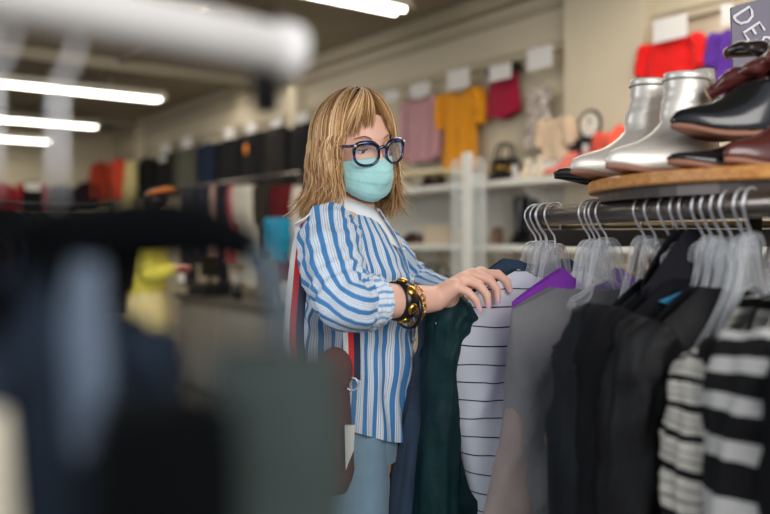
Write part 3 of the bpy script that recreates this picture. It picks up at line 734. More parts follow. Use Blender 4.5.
def stadium(r, z):
    pts = []
    ax = V(.88, .47, 0).normalized(); a0_ = math.atan2(ax.y, ax.x)
    for i in range(33): 
        a_ = a0_ + math.pi / 2 + math.pi * i / 32; pts.append(V(Cc.x + r * math.cos(a_), Cc.y + r * math.sin(a_), z))
    e = Cc + ax * .55
    for i in range(33):
        a_ = a0_ - math.pi / 2 + math.pi * i / 32; pts.append(V(e.x + r * math.cos(a_), e.y + r * math.sin(a_), z))
    return pts
ZB = H + .088; ZT = ZB + .021
bd = MB(); bd.loft([stadium(Cr - .003, ZB), stadium(Cr, ZB + .003), stadium(Cr, ZT - .003), stadium(Cr - .003, ZT)], cap0=True, cap1=True)
rack.part('top_board', bd, M['wood'], smooth=False)
ap = MB(); ap.loft([stadium(Cr - .02, ZB - .018), stadium(Cr - .02, ZB)], cap0=True, cap1=False)
rack.part('apron', ap, mat('steel_apron', (92, 84, 80), .35, metal=.6), smooth=False)
for x, y in ((.76, 1.35), (.80, 1.75), (1.35, 1.7)):
    rack.part('post', MB().tube([V(x, y, 0), V(x, y, ZB)], .016, 10), M['darkmetal'])
rack.part('base_plate', MB().box((1.0, 1.6, .012), (.45, .3, .012)), M['darkmetal'], smooth=False)
for q in (RA + RD * .25, RA + RD * .75):
    rack.part('rod_arm', MB().tube([q, q + V(.04, .02, .02), V(q.x + .06, q.y + .03, ZB - .002)], .007, 8), M['darkmetal'])

def deg(dx, dy): return math.atan2(dy, dx)
green_j = fabric('dark_teal_quilted', (22, 62, 68), rough=.6, var=.35, bump=1, bscale=34, sheen=.1)
denim = fabric('washed_denim', (52, 70, 92), bump=.3, bscale=200, var=.35)
navystripe = stripes('white_cotton_navy_stripe', 1, .037, [(0, (216, 220, 232)), (.08, (20, 24, 46)), (.145, (218, 223, 235))], distort=.018)
greylinen = fabric('grey_linen', (112, 112, 116), rough=.7, bump=.6, bscale=70, var=.22, scale=9)
taupelin = fabric('taupe_lining', (140, 128, 124), rough=.7, bump=.2)
purple = fabric('violet_jersey', (122, 48, 160))
blk1 = fabric('black_satin', (22, 28, 34), rough=.65, spec=.2, sheen=.0, bump=.15, bscale=30); blk2 = fabric('ink_black_wool', (16, 17, 24)); blk3 = mat('black_soft_leather', (13, 14, 18), .6, bump=.3, bscale=60, spec=.3); char = fabric('charcoal_jersey', (34, 34, 42))
cyan = fabric('bright_cyan', (20, 150, 196))
knit = stripes('cream_knit_black_stripe', 1, .058, [(0, (222, 218, 208)), (.22, (96, 92, 92)), (.27, (222, 218, 208)), (.48, (150, 146, 142)), (.53, (226, 222, 212)), (.76, (14, 14, 18))], ribs=120, bump=.7, distort=.03)
bwmat = stripes('black_white_ribbed', 1, .074, [(0, (198, 198, 196)), (.42, (14, 15, 19))], ribs=100, bump=.7, distort=.03)

def on_rod(px, dx, dy, dz=0):
    p = rod(px); p.z += dz; return p, deg(dx, dy)
specs = [
 ('denim_jacket', 536, (-.99, -.05), 'faded denim jacket at the far left end of the rod', 'jacket', denim, dict(w=.19, L=.70, sleeve=.62, seed=31, top=-.075, drop=.11, out=.03, drift=.10)),
 ('quilted_jacket', 541, (-.98, -.22), 'dark teal textured jacket hanging left of the striped blouse', 'jacket', green_j, dict(w=.20, L=.80, sleeve=.66, seed=32, top=-.10, drop=.085, r0=.055, r1=.062, out=.015, drift=.03, flare=.06, waist=1)),
 ('striped_blouse', 547, (-.97, -.26), 'white blouse with thin navy stripes under the womans hand', 'blouse', navystripe, dict(w=.248, L=.80, sleeve=0, seed=33, top=-.105, drop=.115, waist=1.0, flare=0, lin=-.13, folds=.008, k=.5, nd=.03)),
 ('purple_top', 590, (-.95, -.28), 'violet top whose neckline shows behind the grey sleeveless vest', 'top', purple, dict(w=.165, L=.45, sleeve=0, seed=34, top=-.094, drop=.075, nd=.05, neck=.06, t=.03, waist=.75, flare=-.02)),
 ('sleeveless_vest', 600, (-.95, -.31), 'grey linen sleeveless vest with taupe side panel', 'vest', greylinen, dict(w=.185, L=.82, sleeve=0, seed=35, top=-.118, drop=.06, waist=.93, folds=.010, k=.6, neck=.10, nd=.03, flare=.02, lin=.09)),
 ('satin_jacket', 682, (-.94, -.33), 'black satin jacket right of the grey vest', 'jacket', blk1, dict(w=.165, L=.8, sleeve=.7, seed=36, top=-.095, drop=.09, out=.022, folds=.008)),
 ('wool_coat', 704, (-.94, -.33), 'ink black wool coat between the satin and leather jackets', 'coat', blk2, dict(w=.165, L=.85, sleeve=.72, seed=37, top=-.090, drop=.09, out=.02)),
 ('charcoal_top', 690, (-.86, -.40), 'charcoal cowl neck top rising above the black garments', 'top', char, dict(w=.10, L=.5, sleeve=0, seed=38, top=-.035, drop=.09, nd=.0, t=.045)),
 ('leather_jacket', 732, (-.93, -.37), 'soft black leather jacket with cyan lining beside the knit', 'jacket', blk3, dict(w=.165, L=.8, sleeve=.55, seed=39, top=-.10, drop=.09, out=.015)),
 ('knit_sweater', 784, (-.86, -.52), 'cream knit sweater with black stripes', 'sweater', knit, dict(w=.165, L=.70, sleeve=.66, seed=40, top=-.105, drop=.115, r0=.050, r1=.040, out=.015, waist=.8)),
 ('black_tunic', 796, (-.78, -.62), 'narrow black tunic between the cream knit and the bold striped sweater', 'tunic', M['black'], dict(w=.15, L=.75, sleeve=.4, seed=41, top=-.10, drop=.10, out=.0)),
 ('striped_sweater', 822, (-.76, -.65), 'bold black and white striped sweater at the near end of the rod', 'sweater', bwmat, dict(w=.165, L=.72, sleeve=.66, seed=42, top=-.085, drop=.10, r0=.055, r1=.062, out=.015, waist=.85)),
 ('black_cardigan', 885, (-.78, -.62), 'black cardigan cut by the right edge of the photo', 'cardigan', blk2, dict(w=.165, L=.75, sleeve=.66, seed=43, top=-.09, drop=.10, out=.01)),
]
made = {}
hl = {'denim_jacket': 'faded denim jacket', 'quilted_jacket': 'dark teal jacket', 'striped_blouse': 'navy striped blouse', 'purple_top': 'violet top', 'sleeveless_vest': 'grey linen vest', 'satin_jacket': 'black satin jacket', 'wool_coat': 'ink black wool coat', 'charcoal_top': 'charcoal cowl top', 'leather_jacket': 'black leather jacket', 'knit_sweater': 'cream striped knit', 'black_tunic': 'black tunic', 'striped_sweater': 'bold striped sweater', 'black_cardigan': 'black cardigan at the right edge'}
for nm, px, d, lb, ct, m, kw in specs:
    loc, rot = on_rod(px, *d)
    made[nm] = garment(nm, loc, rot, lb, ct, m, group='garments on the near clothes rod', **kw)
    hw = min(kw['w'] * .97, .205)
    hanger(loc, rot, 'clear plastic hanger with steel hook holding the ' + hl[nm], w=hw * .88, top=-.064, nk=max(.0, -kw['top'] - .064 + .012), drop=(kw['drop'] if 'drop' in kw else .075), thick=.0048)
# vest trims
T = made['sleeveless_vest']
pn = garment_meshes(.175, .80, t=.045, drop=.09, top=-.17, flare=.03, lin=.165, folds=.008, waist=.98, seed=77, k=.5); T.part('side_panel', pn, taupelin)
T = made['leather_jacket']; T.part('lining', MB().prism([V(.045, -.035, -.125), V(.10, -.04, -.145), V(.055, -.045, -.16)], (0, 1, 0), .01), cyan, smooth=False)
# loose empty hooks: other hangers clustered on the rod
for px, d, lb, ww, tp, dr in ((546, (-.96, -.28), 'leftmost spare clear hanger in the cluster at the rod end', .09, -.075, .06), (555, (-.95, -.3), 'spare clear hanger at the rod end nearest the violet top', .08, -.07, .06),
        (590, (-.95, -.3), 'spare clear hanger over the left of the violet top', .08, -.062, .055), (595, (-.9, -.4), 'spare clear hanger over the middle of the violet top', .07, -.06, .06), (607, (-.95, -.3), 'spare clear hanger over the right of the violet top', .075, -.058, .06),
        (645, (-.93, -.35), 'spare clear hanger left of the charcoal cowl top', .09, -.055, .10), (656, (-.93, -.35), 'second spare clear hanger left of the charcoal cowl top', .08, -.06, .10), (670, (-.93, -.35), 'spare clear hanger against the charcoal cowl top', .07, -.07, .08),
        (712, (-.9, -.4), 'spare clear hanger left of the leather jacket hook', .10, -.055, .11), (722, (-.9, -.4), 'spare clear hanger over the leather jacket', .10, -.058, .11), (744, (-.85, -.5), 'spare clear hanger right of the leather jacket', .12, -.055, .12), (752, (-.8, -.6), 'spare clear hanger in front of the cream knit', .13, -.05, .13)):
    loc, rot = on_rod(px, *d); hanger(loc, rot, lb, 'spare clear hangers on the rod', w=ww, top=tp, drop=dr, nk=.045, thick=.005)
# garments on the back rod
for k, (px, c, lb) in enumerate(((560, (170, 166, 164), 'pale grey fur trimmed coat'), (600, (70, 66, 66), 'charcoal coat'), (640, (150, 128, 104), 'tan coat'), (672, (176, 160, 140), 'sand coat'), (705, (60, 58, 60), 'dark grey coat'), (740, (150, 136, 120), 'taupe coat'), (775, (130, 22, 34), 'dark red coat'))):
    f = (px - 385) / FP; d_ = V(1.4, -.25, 0); t_ = (f * RB.y - RB.x) / (d_.x - f * d_.y); loc = RB + d_ * t_
    garment('winter_coat', loc, R(-100), lb + ' on the back rod of the rack', 'coat', mat('fur_grey', c, .95, var=.5, scale=120, bump=1, bscale=150) if k == 0 else fabric('coat_cloth_%d' % k, c), w=.2, L=.8, sleeve=.6, seed=60 + k, group='coats on the back rod', top=-.07, nu=40, nv=20)
    hanger(loc, R(-100), 'slim tan hanger holding the %s' % lb, 'tan hangers on the back rod', w=.19, top=-.062, body='tanhang', wide=False, thick=.008) if False else None
M['tanhang'] = mat('tan_wood_hanger', (176, 140, 100), .5)
names_b = ['pale grey coat', 'charcoal coat', 'tan coat', 'sand coat', 'dark grey coat', 'taupe coat', 'dark red coat']
for k, px in enumerate((560, 600, 640, 672, 705, 740, 775)):
    f = (px - 385) / FP; d_ = V(1.4, -.25, 0); t_ = (f * RB.y - RB.x) / (d_.x - f * d_.y); loc = RB + d_ * t_
    hanger(loc, R(-100), 'slim tan hanger holding the %s on the back rod' % names_b[k], 'tan hangers on the back rod', w=.19, top=-.055, body='tanhang', wide=False, thick=.008, hook=.014)

# ---- footwear and bags on the oak board
silver = mat('silver_metallic_leather', (222, 216, 208), .42, metal=.45, var=.05, scale=20, bump=.25, bscale=14)
nudesole = mat('nude_sole', (150, 104, 84), .6); silverband = mat('silver_edge', (170, 166, 162), .4, metal=.6)
def on_board(x, y): return V(x, y, ZT + .0005)
footwear('silver_ankle_boot', on_board(.475, 1.50), R(197), 'silver metallic ankle boot at the back left of the board', 'boot', silver, nudesole, L=.235, Wd=.042, Ht=.085, shaft=.085, sw=.036, heel=.012, group='silver ankle boots', band=silverband, topt=.004, fold=.0008)
footwear('silver_ankle_boot', on_board(.505, 1.395), R(200), 'silver metallic ankle boot in front, nearest the black boots', 'boot', silver, nudesole, L=.235, Wd=.042, Ht=.085, shaft=.075, sw=.040, heel=.012, group='silver ankle boots', band=silverband, topt=.004, fold=.0008, seed=4)
footwear('brown_flat', on_board(.495, 1.60), R(190), 'dark brown pointed flat shoe behind the silver boots', 'shoe', mat('espresso_leather', (48, 34, 32), .35), M['blackplastic'], L=.27, Wd=.042, Ht=.05)
blkboot = mat('black_polished_leather', (16, 18, 22), .22, coat=.3, bump=.1, bscale=20)
footwear('black_ankle_boot', on_board(.59, 1.30), R(190), 'black leather shoe with tan sole standing on the board, lower of the pair', 'shoe', blkboot, nudesole, L=.235, Wd=.042, Ht=.042, heel=.008, group='black leather shoes', pointed=.8)
footwear('black_ankle_boot', on_board(.60, 1.315) + V(0, 0, .050), R(187), 'black zipped leather shoe stacked on top of its pair', 'shoe', blkboot, nudesole, L=.23, Wd=.044, Ht=.085, heel=.012, group='black leather shoes', pointed=.75, zipper=M['steel'], tilt=(0, R(-4)))
wine = mat('oxblood_leather', (84, 36, 32), .28, coat=.4, var=.3, bump=.3, bscale=18)
footwear('oxblood_boot', on_board(.655, 1.30), R(205), 'oxblood leather boot standing at the right edge of the board', 'boot', wine, nudesole, L=.24, Wd=.042, Ht=.08, shaft=.11, sw=.045, heel=.02, fold=.003, seed=9)
# slouching brown boot shafts lying across
bs = Thing('slouched_boot', on_board(.66, 1.36), 'brown leather boot lying on its side above the black shoes', 'boot')
def lying(p0, p1, r0, r1, m, nm, seed):
    pts = spline([p0, lerp(p0, p1, .35) + V(0, 0, .008), lerp(p0, p1, .7), p1], 7); rings = []
    n_ = 26; ax = (p1 - p0).normalized(); sd = ax.cross(V(0, 0, 1)).normalized(); up = sd.cross(ax)
    for j, q in enumerate(pts):
        f = j / (len(pts) - 1); r = lerp(r0, r1, f)
        rings.append([q + (sd * math.cos(2 * math.pi * i / n_) + up * math.sin(2 * math.pi * i / n_) * .75) * r * (1 + .13 * math.sin(f * 18 + 2 * math.cos(2 * math.pi * i / n_) + seed) + .12 * nz(f * 6, i * .5, seed)) for i in range(n_)])
    c0 = sum(rings[0], V(0, 0, 0)) / n_
    rings = [[c0 + (q - c0) * .86 + ax * .07 for q in rings[0]], [c0 + (q - c0) * .93 + ax * .004 for q in rings[0]]] + rings
    bs.part(nm, MB().loft(rings, cap1=True), m)
    bs.part('edge_trim', MB().tube(rings[2] + [rings[2][0]], .0013, 5, caps=False), mat('tan_edge_' + nm, (196, 160, 120), .5))
lying(P(709, 95, 1.36), P(775, 57, 1.30), .013, .020, wine, 'lower_shaft', 1)
lying(P(727, 53, 1.40), P(790, 50, 1.32), .013, .022, mat('black_brown_leather', (36, 24, 24), .3, coat=.3), 'upper_shaft', 4)
bs.part('foot', MB().tube(spline([P(722, 108, 1.36), P(745, 92, 1.36), P(770, 84, 1.36), P(800, 96, 1.36)], 6), [.006, .012, .016, .02, .024, .026, .028, .03, .032, .034, .036, .036, .036, .036, .036, .036, .036, .036, .036], 14), wine)
bs.part('ankle', MB().tube(spline([P(790, 60, 1.33), P(805, 90, 1.34), P(800, 140, 1.36), V(P(800, 168, 1.36).x, 1.36, ZT + .035)], 6), .034, 14), wine)
# silver buckled sandal between silver boot and shoes
ss = Thing('silver_sandal', on_board(.545, 1.42), 'silver strappy sandal standing behind the second silver boot', 'sandal')
for k in range(4):
    c = P(704 + k * 2.5, 84 + k * 7, 1.42); ss.part('strap', MB().tube(arc(c, .019, 0, 2 * math.pi, 20, (1, 0, 0), (0, .35, .93)), .0026, 6, caps=False), M['steel'])
ss.part('cuff', MB().tube([P(704, 70, 1.42), P(704, 86, 1.42)], [.017, .020], 16), silver)
ss.part('heel', MB().tube([P(712, 84, 1.42), P(714, 168, 1.42)], [.010, .006], 8), silver)
ss.part('sole', MB().box((P(706, 170, 1.42).x, 1.42, ZT + .004), (.06, .03, .0035)), silver, smooth=False)
# grey sign with rotated lettering
def sign():
    Y = 1.62; c = P(772, 62, Y); t = Thing('display_sign', V(c.x, c.y, ZT), 'grey display sign with large white rotated letters behind the boots', 'sign')
    gm = mat('slate_sign', (112, 108, 124), .55, var=.03)
    pts = [P(730.5, 8, Y), P(800, -12, Y), P(812, 150, Y), V(P(737, 175, Y).x, Y, ZT + .002)]
    t.part('panel', MB().prism(pts, (0, 1, 0), .006), gm, smooth=False)
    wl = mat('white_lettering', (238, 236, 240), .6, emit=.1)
    # letters drawn as strokes; the line of text runs down to the right
    ux = V(math.cos(R(-57)), 0, math.sin(R(-57))); uy = V(math.cos(R(33)), 0, math.sin(R(33)))
    o = P(733.5, 17, Y - .006); S = .038
    def stroke(nm, pls):
        mb = MB()
        for pl in pls: mb.tube([o + ux * (a_ + off) * S + uy * b_ * S for a_, b_ in pl], .0026, 4, up=(0, 1, 0))
        t.part(nm, mb, wl, smooth=False)
    off = 0; stroke('letter', [[(0, 0), (0, 1), (.25, .99), (.5, .86), (.62, .5), (.5, .14), (.25, .01), (0, 0)]])
    off = .98; stroke('letter', [[(.5, 0), (0, 0), (0, 1), (.5, 1)], [(0, .5), (.42, .5)]])
    off = 1.75; stroke('letter', [[(0, .12), (.15, .0), (.4, .02), (.5, .22), (.4, .42), (.12, .58), (.03, .78), (.15, .97), (.4, 1), (.5, .88)]])
sign()

# ================================================================ THE WOMAN
skin = mat('fair_skin', (240, 190, 168), .5, var=.05, scale=30, bump=.05, bscale=120)
skin.node_tree.nodes['Principled BSDF'].inputs['Subsurface Weight'].default_value = .12
skin.node_tree.nodes['Principled BSDF'].inputs['Subsurface Radius'].default_value = (.02, .008, .004)
C = V(-.073, 1.78, 0); yaw = R(-12)
F = V(math.cos(yaw), math.sin(yaw), 0); Lf = V(-math.sin(yaw), math.cos(yaw), 0)
def T_(f, l, z): return C + F * f + Lf * l + V(0, 0, H + z)
W = Thing('person', V(C.x, C.y, 0), 'woman with blonde hair, face mask, dark glasses and blue striped shirt browsing the rack', 'person')
Hc = P(353, 145, 1.77)
hy = R(38); hp = R(12); hr_ = R(9)
f0 = V(math.sin(hy), -math.cos(hy), 0); l0 = V(-f0.y, f0.x, 0); z0 = V(0, 0, 1)
hf = f0 * math.cos(hp) - z0 * math.sin(hp); hu = z0 * math.cos(hp) + f0 * math.sin(hp)
hl_ = l0 * math.cos(hr_) + hu * math.sin(hr_); hu = hu * math.cos(hr_) - l0 * math.sin(hr_)
def HP(l, f, u): return Hc + hl_ * l + hf * f + hu * u
def head_surface(dx, dy, dz):
    "unit direction (left, forward, up) -> head point"
    l, f, u = dx * .0745, dy * .093, dz * .118
    if f < 0: f *= 1.05
    if u > 0: u *= .90
    if u < 0:
        k = -u / .118; l *= 1 - .30 * k ** 1.6; 
        if f < 0: f *= 1 - .35 * k
        else: f *= 1 + .02 * k
    if dy > 0:
        f += .020 * math.exp(-((l) / .010) ** 2) * math.exp(-((u + .030) / .018) ** 2)            # nose
        f += .008 * math.exp(-((l) / .008) ** 2) * math.exp(-((u + .006) / .018) ** 2)            # bridge
        f -= .010 * (math.exp(-((l - .032) / .016) ** 2) + math.exp(-((l + .032) / .016) ** 2)) * math.exp(-((u - .004) / .013) ** 2)   # sockets
        f += .003 * math.exp(-((u - .026) / .008) ** 2) * (1 if abs(l) < .05 else 0)
        f += .005 * math.exp(-(l / .02) ** 2) * math.exp(-((u + .066) / .008) ** 2)               # lips
        f += .005 * math.exp(-(l / .016) ** 2) * math.exp(-((u + .10) / .012) ** 2)               # chin
    return HP(l, f, u)
body = MB()
rings = []
for j in range(49):
    th = math.pi * (j + .01) / 48.02
    rings.append([head_surface(math.sin(th) * math.sin(a), math.sin(th) * math.cos(a), math.cos(th)) for a in [2 * math.pi * i / 72 for i in range(72)]])
body.loft(rings, cap0=True, cap1=True)
for s in (-1, 1): body.ell(HP(s * .074, -.008, -.005), (.008, .016, .028), 12, 10)       # ears
neck0 = T_(.0, 0, .045); capsule(body, neck0, HP(0, -.022, -.075), .055, .050, 20)
capsule(body, neck0 + V(.0, 0, -.03), HP(0, -.01, -.06), .056, .047, 20)
# trunk
tr = []
for z, f, a_, b_ in ((.075, -.01, .045, .05), (.05, -.012, .06, .11), (.02, -.008, .075, .155), (-.05, 0, .092, .155), (-.13, .006, .10, .15), (-.24, 0, .09, .13), (-.34, -.002, .10, .15), (-.44, -.006, .105, .165), (-.50, -.006, .10, .16), (-.54, -.004, .07, .13)):
    tr.append([T_(f + a_ * math.cos(2 * math.pi * i / 32), b_ * math.sin(2 * math.pi * i / 32), z) for i in range(32)])
body.loft(tr, cap0=True, cap1=True)
Sr = T_(-.01, -.150, .015); Er = P(347, 303, 1.47); Wr = P(433, 299, 1.605)
Sl = T_(-.01, .150, .015); El = P(410, 284, 2.05); Wl = P(476, 306, 1.84)
for S_, E_, W_ in ((Sr, Er, Wr), (Sl, El, Wl)):
    capsule(body, S_, E_, .047, .036, 16); capsule(body, E_, lerp(E_, W_, .45), .036, .034, 16); capsule(body, lerp(E_, W_, .4), W_, .0355, .0265, 16)
# legs
for s in (-1, 1):
    hip = T_(-.005, s * .085, -.48); kn = T_(.02, s * .085, -.88); an = T_(-.03, s * .09, -1.27)
    capsule(body, hip, kn, .085, .055, 18); capsule(body, kn, an, .054, .036, 16); capsule(body, an + V(0, 0, -.04), an + F * .15 + V(0, 0, -.05), .032, .026, 14)
# right hand, drawn joint by joint
def hand(body, wr, mcp, fingers, thumb, sc=1.0):
    for i, m_ in enumerate(mcp):
        capsule(body, wr, m_, .0215 * sc, .0135 * sc if i else .0145 * sc, 12)
    for a_, b_ in zip(mcp, mcp[1:]): capsule(body, lerp(wr, a_, .55), lerp(wr, b_, .55), .0165 * sc, .0165 * sc, 10); capsule(body, lerp(wr, a_, .85), lerp(wr, b_, .85), .0125 * sc, .0125 * sc, 10)
    for k, (m_, js) in enumerate(zip(mcp, fingers)):
        r = [.0100, .0088, .0078, .0066] if k != 3 else [.0088, .0076, .0068, .0058]
        ch = [m_] + js
        for i in range(3): capsule(body, ch[i], ch[i + 1], r[i] * sc, r[i + 1] * sc, 12)
        for i in (1, 2): body.ell(ch[i], r[i] * 1.07 * sc, 10, 8)
    r = [.0165, .0125, .0105, .0085]
    for i in range(len(thumb) - 1): capsule(body, thumb[i], thumb[i + 1], r[i] * sc, r[i + 1] * sc, 12)
hj = [P(481, 274, 1.655), P(472.5, 275, 1.635), P(463.5, 279, 1.612), P(455, 286.5, 1.592)]
fg = [[P(498, 274.5, 1.665), P(507, 282, 1.658), P(509.5, 290, 1.648)], [P(489.5, 280, 1.63), P(497, 290, 1.625), P(497.5, 299, 1.622)], [P(479, 285, 1.603), P(487, 295.5, 1.60), P(488, 304, 1.60)], [P(468, 292, 1.585), P(476, 300, 1.583), P(478.5, 307, 1.585)]]
th_ = [P(446, 299, 1.63), P(460, 301, 1.665), P(476, 303, 1.67), P(490, 303, 1.66)]
hand(body, Wr + V(.006, .004, 0), hj, fg, th_, 1.16)
# left hand: same idea, mostly behind the clothes
def O(p, dx, dy, dz): return p + V(dx, dy, dz)
hj2 = [O(Wl, .075, -.03, .012), O(Wl, .08, -.01, .016), O(Wl, .078, .01, .012), O(Wl, .07, .028, .004)]
fg2 = [[O(m_, .035, -.004, -.008), O(m_, .055, -.006, -.028), O(m_, .06, -.008, -.045)] for m_ in hj2]
hand(body, Wl, hj2, fg2, [O(Wl, .02, -.02, -.005), O(Wl, .045, -.04, -.012), O(Wl, .07, -.045, -.02), O(Wl, .09, -.045, -.03)])
remeshed('body', body, skin, .0034, 5, W.o, W.base)
nailm = mat('pale_lilac_nail', (236, 188, 196), .2, coat=.6)
for ch in fg:
    a_, b_ = ch[1], ch[2]; d = (b_ - a_).normalized(); up = V(0, -1, .35); up = (up - d * up.dot(d)).normalized(); sd = d.cross(up)
    c = b_ + d * .0005 + up * .0052; rr = []
    for j in range(5):
        f = j / 4; rr.append([c + d * lerp(-.007, .009, f) + sd * x * .0052 * (1 if 0 < j < 4 else .6) + up * (.0026 * (1 - x * x) - .0008 * f) for x in (-1, -.5, 0, .5, 1)])
    W.part('fingernail', MB().loft(rr, closed=False), nailm)

# eyes
eyew = mat('eye_white', (232, 226, 220), .2); irism = mat('iris_brown', (52, 36, 26), .15); lash = mat('lash_dark', (40, 26, 20), .6); lidm = mat('eyelid_skin', (222, 168, 146), .5)
for s in (-1, 1):
    c = HP(s * .032, .0735, .003)
    rot_ = Matrix((hl_, hf, hu)).transposed()
    e = W.part('eye', MB().ell(c, .0122, 18, 12), eyew)
    W.part('iris', MB().ell(c + hf * .0088 - hu * .003, (.0055, .0045, .0055), 12, 8, rot_), irism, parent=e)
    W.part('eyelid', MB().loft([[c + (hl_ * math.sin(a) * math.cos(b) + hf * math.cos(a) * math.cos(b) + hu * math.sin(b)) * .0131 for a in [R(-75 + 15 * i) for i in range(11)]] for b in [R(-2), R(15), R(35), R(55), R(75)]], closed=False), lidm)
    W.part('eyelashes', MB().tube([c + (hl_ * math.sin(a) * math.cos(R(-3)) + hf * math.cos(a) * math.cos(R(-3))) * .0142 - hu * .001 * abs(math.sin(a)) for a in [R(-62 + 12 * i) for i in range(11)]], .0011, 5), lash)
    W.part('eyebrow', MB().tube(spline([HP(s * .016, .093, .024), HP(s * .032, .090, .031), HP(s * .050, .075, .026)], 6), [.0014 + .0010 * math.sin(i / 12 * math.pi) for i in range(13)], 6, flat=.6), mat('brow_hair', (138, 98, 66), .8))

# glasses: thick rounded cat-eye frame in mottled blue and black
def tort():
    m, nt, b = newmat('blue_black_acetate'); tc = N(nt, 'ShaderNodeTexCoord'); n = N(nt, 'ShaderNodeTexNoise', Scale=90, Detail=2, Distortion=.8)
    cr = N(nt, 'ShaderNodeValToRGB'); cr.color_ramp.elements[0].color = srgb(10, 12, 26); cr.color_ramp.elements[1].color = srgb(38, 70, 150); cr.color_ramp.elements[0].position = .50; cr.color_ramp.elements[1].position = .66
    nt.links.new(tc.outputs['Object'], n.inputs['Vector']); nt.links.new(n.outputs[0], cr.inputs[0]); nt.links.new(cr.outputs[0], b.inputs['Base Color'])
    b.inputs['Roughness'].default_value = .15; b.inputs['Coat Weight'].default_value = .6; return m
tm = tort(); lensm = clear_mat('spectacle_lens', (220, 226, 232), .10, .03)
fr = MB(); gl = bpy.data.objects.new('glasses', None)
def gp(x, u):
    "point of the spectacle plane, which wraps a little round the face"
    return HP(x, .1085 - .016 * (abs(x) / .07) ** 2, u)
frame_parts = []
for s in (-1, 1):
    cx, cu = s * .0365, -.004; pts = []; inn = []
    for i in range(36):
        a = 2 * math.pi * i / 36; ca_, sa = math.cos(a), math.sin(a)
        rx = .0270; ru = .0235
        x = rx * math.copysign(abs(ca_) ** .82, ca_); u = ru * math.copysign(abs(sa) ** .85, sa)
        if sa > 0: x += .0035 * sa * max(0, ca_); u += .006 * sa * max(0, ca_) ** 2
        pts.append(gp(cx + s * x, cu + u))
    mb = MB()
    rad = [.0031 + .0026 * max(0, math.sin(2 * math.pi * i / 36)) for i in range(36)]
    mb.tube(pts + [pts[0]], rad + [rad[0]], 10, caps=False)
    frame_parts.append(mb)
    ln = MB(); ln.add([gp(cx, cu)] + pts, [(0, 1 + i, 1 + (i + 1) % 36) for i in range(36)]); frame_parts.append((ln, s))
fmb = MB()
for q in frame_parts:
    if isinstance(q, MB): fmb.add(q.v, q.f)
fmb.tube(spline([gp(-.011, .006), gp(0, .010) + hf * .003, gp(.011, .006)], 6), .0036, 8)
glass = W.part('glasses', fmb, tm)
for q in frame_parts:
    if not isinstance(q, MB): W.part('lens', q[0], lensm, parent=glass)
for s in (-1, 1):
    W.part('temple', MB().tube(spline([gp(s * .064, .015), HP(s * .070, .085, .013), HP(s * .074, .04, .008), HP(s * .076, -.01, .0)], 5), .0032, 8), tm, parent=glass)
    W.part('stud', MB().ell(gp(s * .063, .015) + hf * .004, .0032, 8, 6), M['steel'], parent=glass)

# surgical mask
maskm = mat('aqua_mask_fabric', (176, 230, 228), .8, var=.05, bump=.25, bscale=150, sheen=.1)
rings = []; nL, nU = 40, 30
def mask_pt(a, b):
    "a -1..1 across, b 0 (top) .. 1 (bottom)"
    x = a * .0675 * (1 - .10 * b * b)
    top_u = -.014 - .016 * a * a * 0 - .010 * abs(a) ** 2 ; bot_u = -.113 + .030 * a * a
    u = lerp(top_u, bot_u, b)
    k = max(0, 1 - (x / .080) ** 2)
    face = .093 * math.sqrt(k) * (1.0 - .10 * max(0, b - .6))
    bulge = .020 * math.exp(-(x / .024) ** 2) * math.exp(-((b - .32) / .30) ** 2) + .013 * (1 - a * a) * math.sin(math.pi * min(1, b * 1.0)) ** .6
    f = face * .985 + bulge + .002 - .012 * sm((b - .85) / .15)
    ph = (b * 3.6) % 1; pleat = .0028 * ph * (1 - abs(a) ** 4) if .12 < b < .92 else 0
    f += pleat + .0020 * nz(a * 5, b * 6, 2) * (1 - a * a) + .0012 * math.sin(a * 40 + b * 5) * abs(a) ** 3
    return HP(x, f, u)
rings = [[mask_pt(-1 + 2 * i / nL, j / nU) for i in range(nL + 1)] for j in range(nU + 1)]
mk = W.part('face_mask', MB().loft(rings, closed=False), maskm)
sld = mk.modifiers.new('thick', 'SOLIDIFY'); sld.thickness = .0012
for s in (-1, 1):
    W.part('ear_loop', MB().tube(spline([mask_pt(s, .03), HP(s * .073, .03, -.005), HP(s * .080, -.015, .015), HP(s * .078, -.02, -.03), HP(s * .070, .03, -.07), mask_pt(s, .97)], 6), .0013, 6), M['white'], parent=mk)

# hair
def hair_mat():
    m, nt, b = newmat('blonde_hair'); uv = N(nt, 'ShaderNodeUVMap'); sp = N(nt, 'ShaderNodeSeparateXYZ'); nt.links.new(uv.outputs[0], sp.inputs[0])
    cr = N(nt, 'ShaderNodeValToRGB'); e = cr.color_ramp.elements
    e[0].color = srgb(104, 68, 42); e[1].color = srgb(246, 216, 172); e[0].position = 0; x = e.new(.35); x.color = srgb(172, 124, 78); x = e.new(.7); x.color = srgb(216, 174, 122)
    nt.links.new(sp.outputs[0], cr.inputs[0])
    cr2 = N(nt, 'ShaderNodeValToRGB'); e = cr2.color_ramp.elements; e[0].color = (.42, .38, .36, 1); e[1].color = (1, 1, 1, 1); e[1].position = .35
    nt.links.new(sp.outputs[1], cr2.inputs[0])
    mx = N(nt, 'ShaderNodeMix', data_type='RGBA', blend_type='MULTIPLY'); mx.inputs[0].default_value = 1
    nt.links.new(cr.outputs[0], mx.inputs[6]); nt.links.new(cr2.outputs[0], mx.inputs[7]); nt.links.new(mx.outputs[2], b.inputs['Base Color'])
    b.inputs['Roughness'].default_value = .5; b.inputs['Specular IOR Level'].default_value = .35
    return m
hm = hair_mat(); hair = MB(); rnd = random.Random(5)
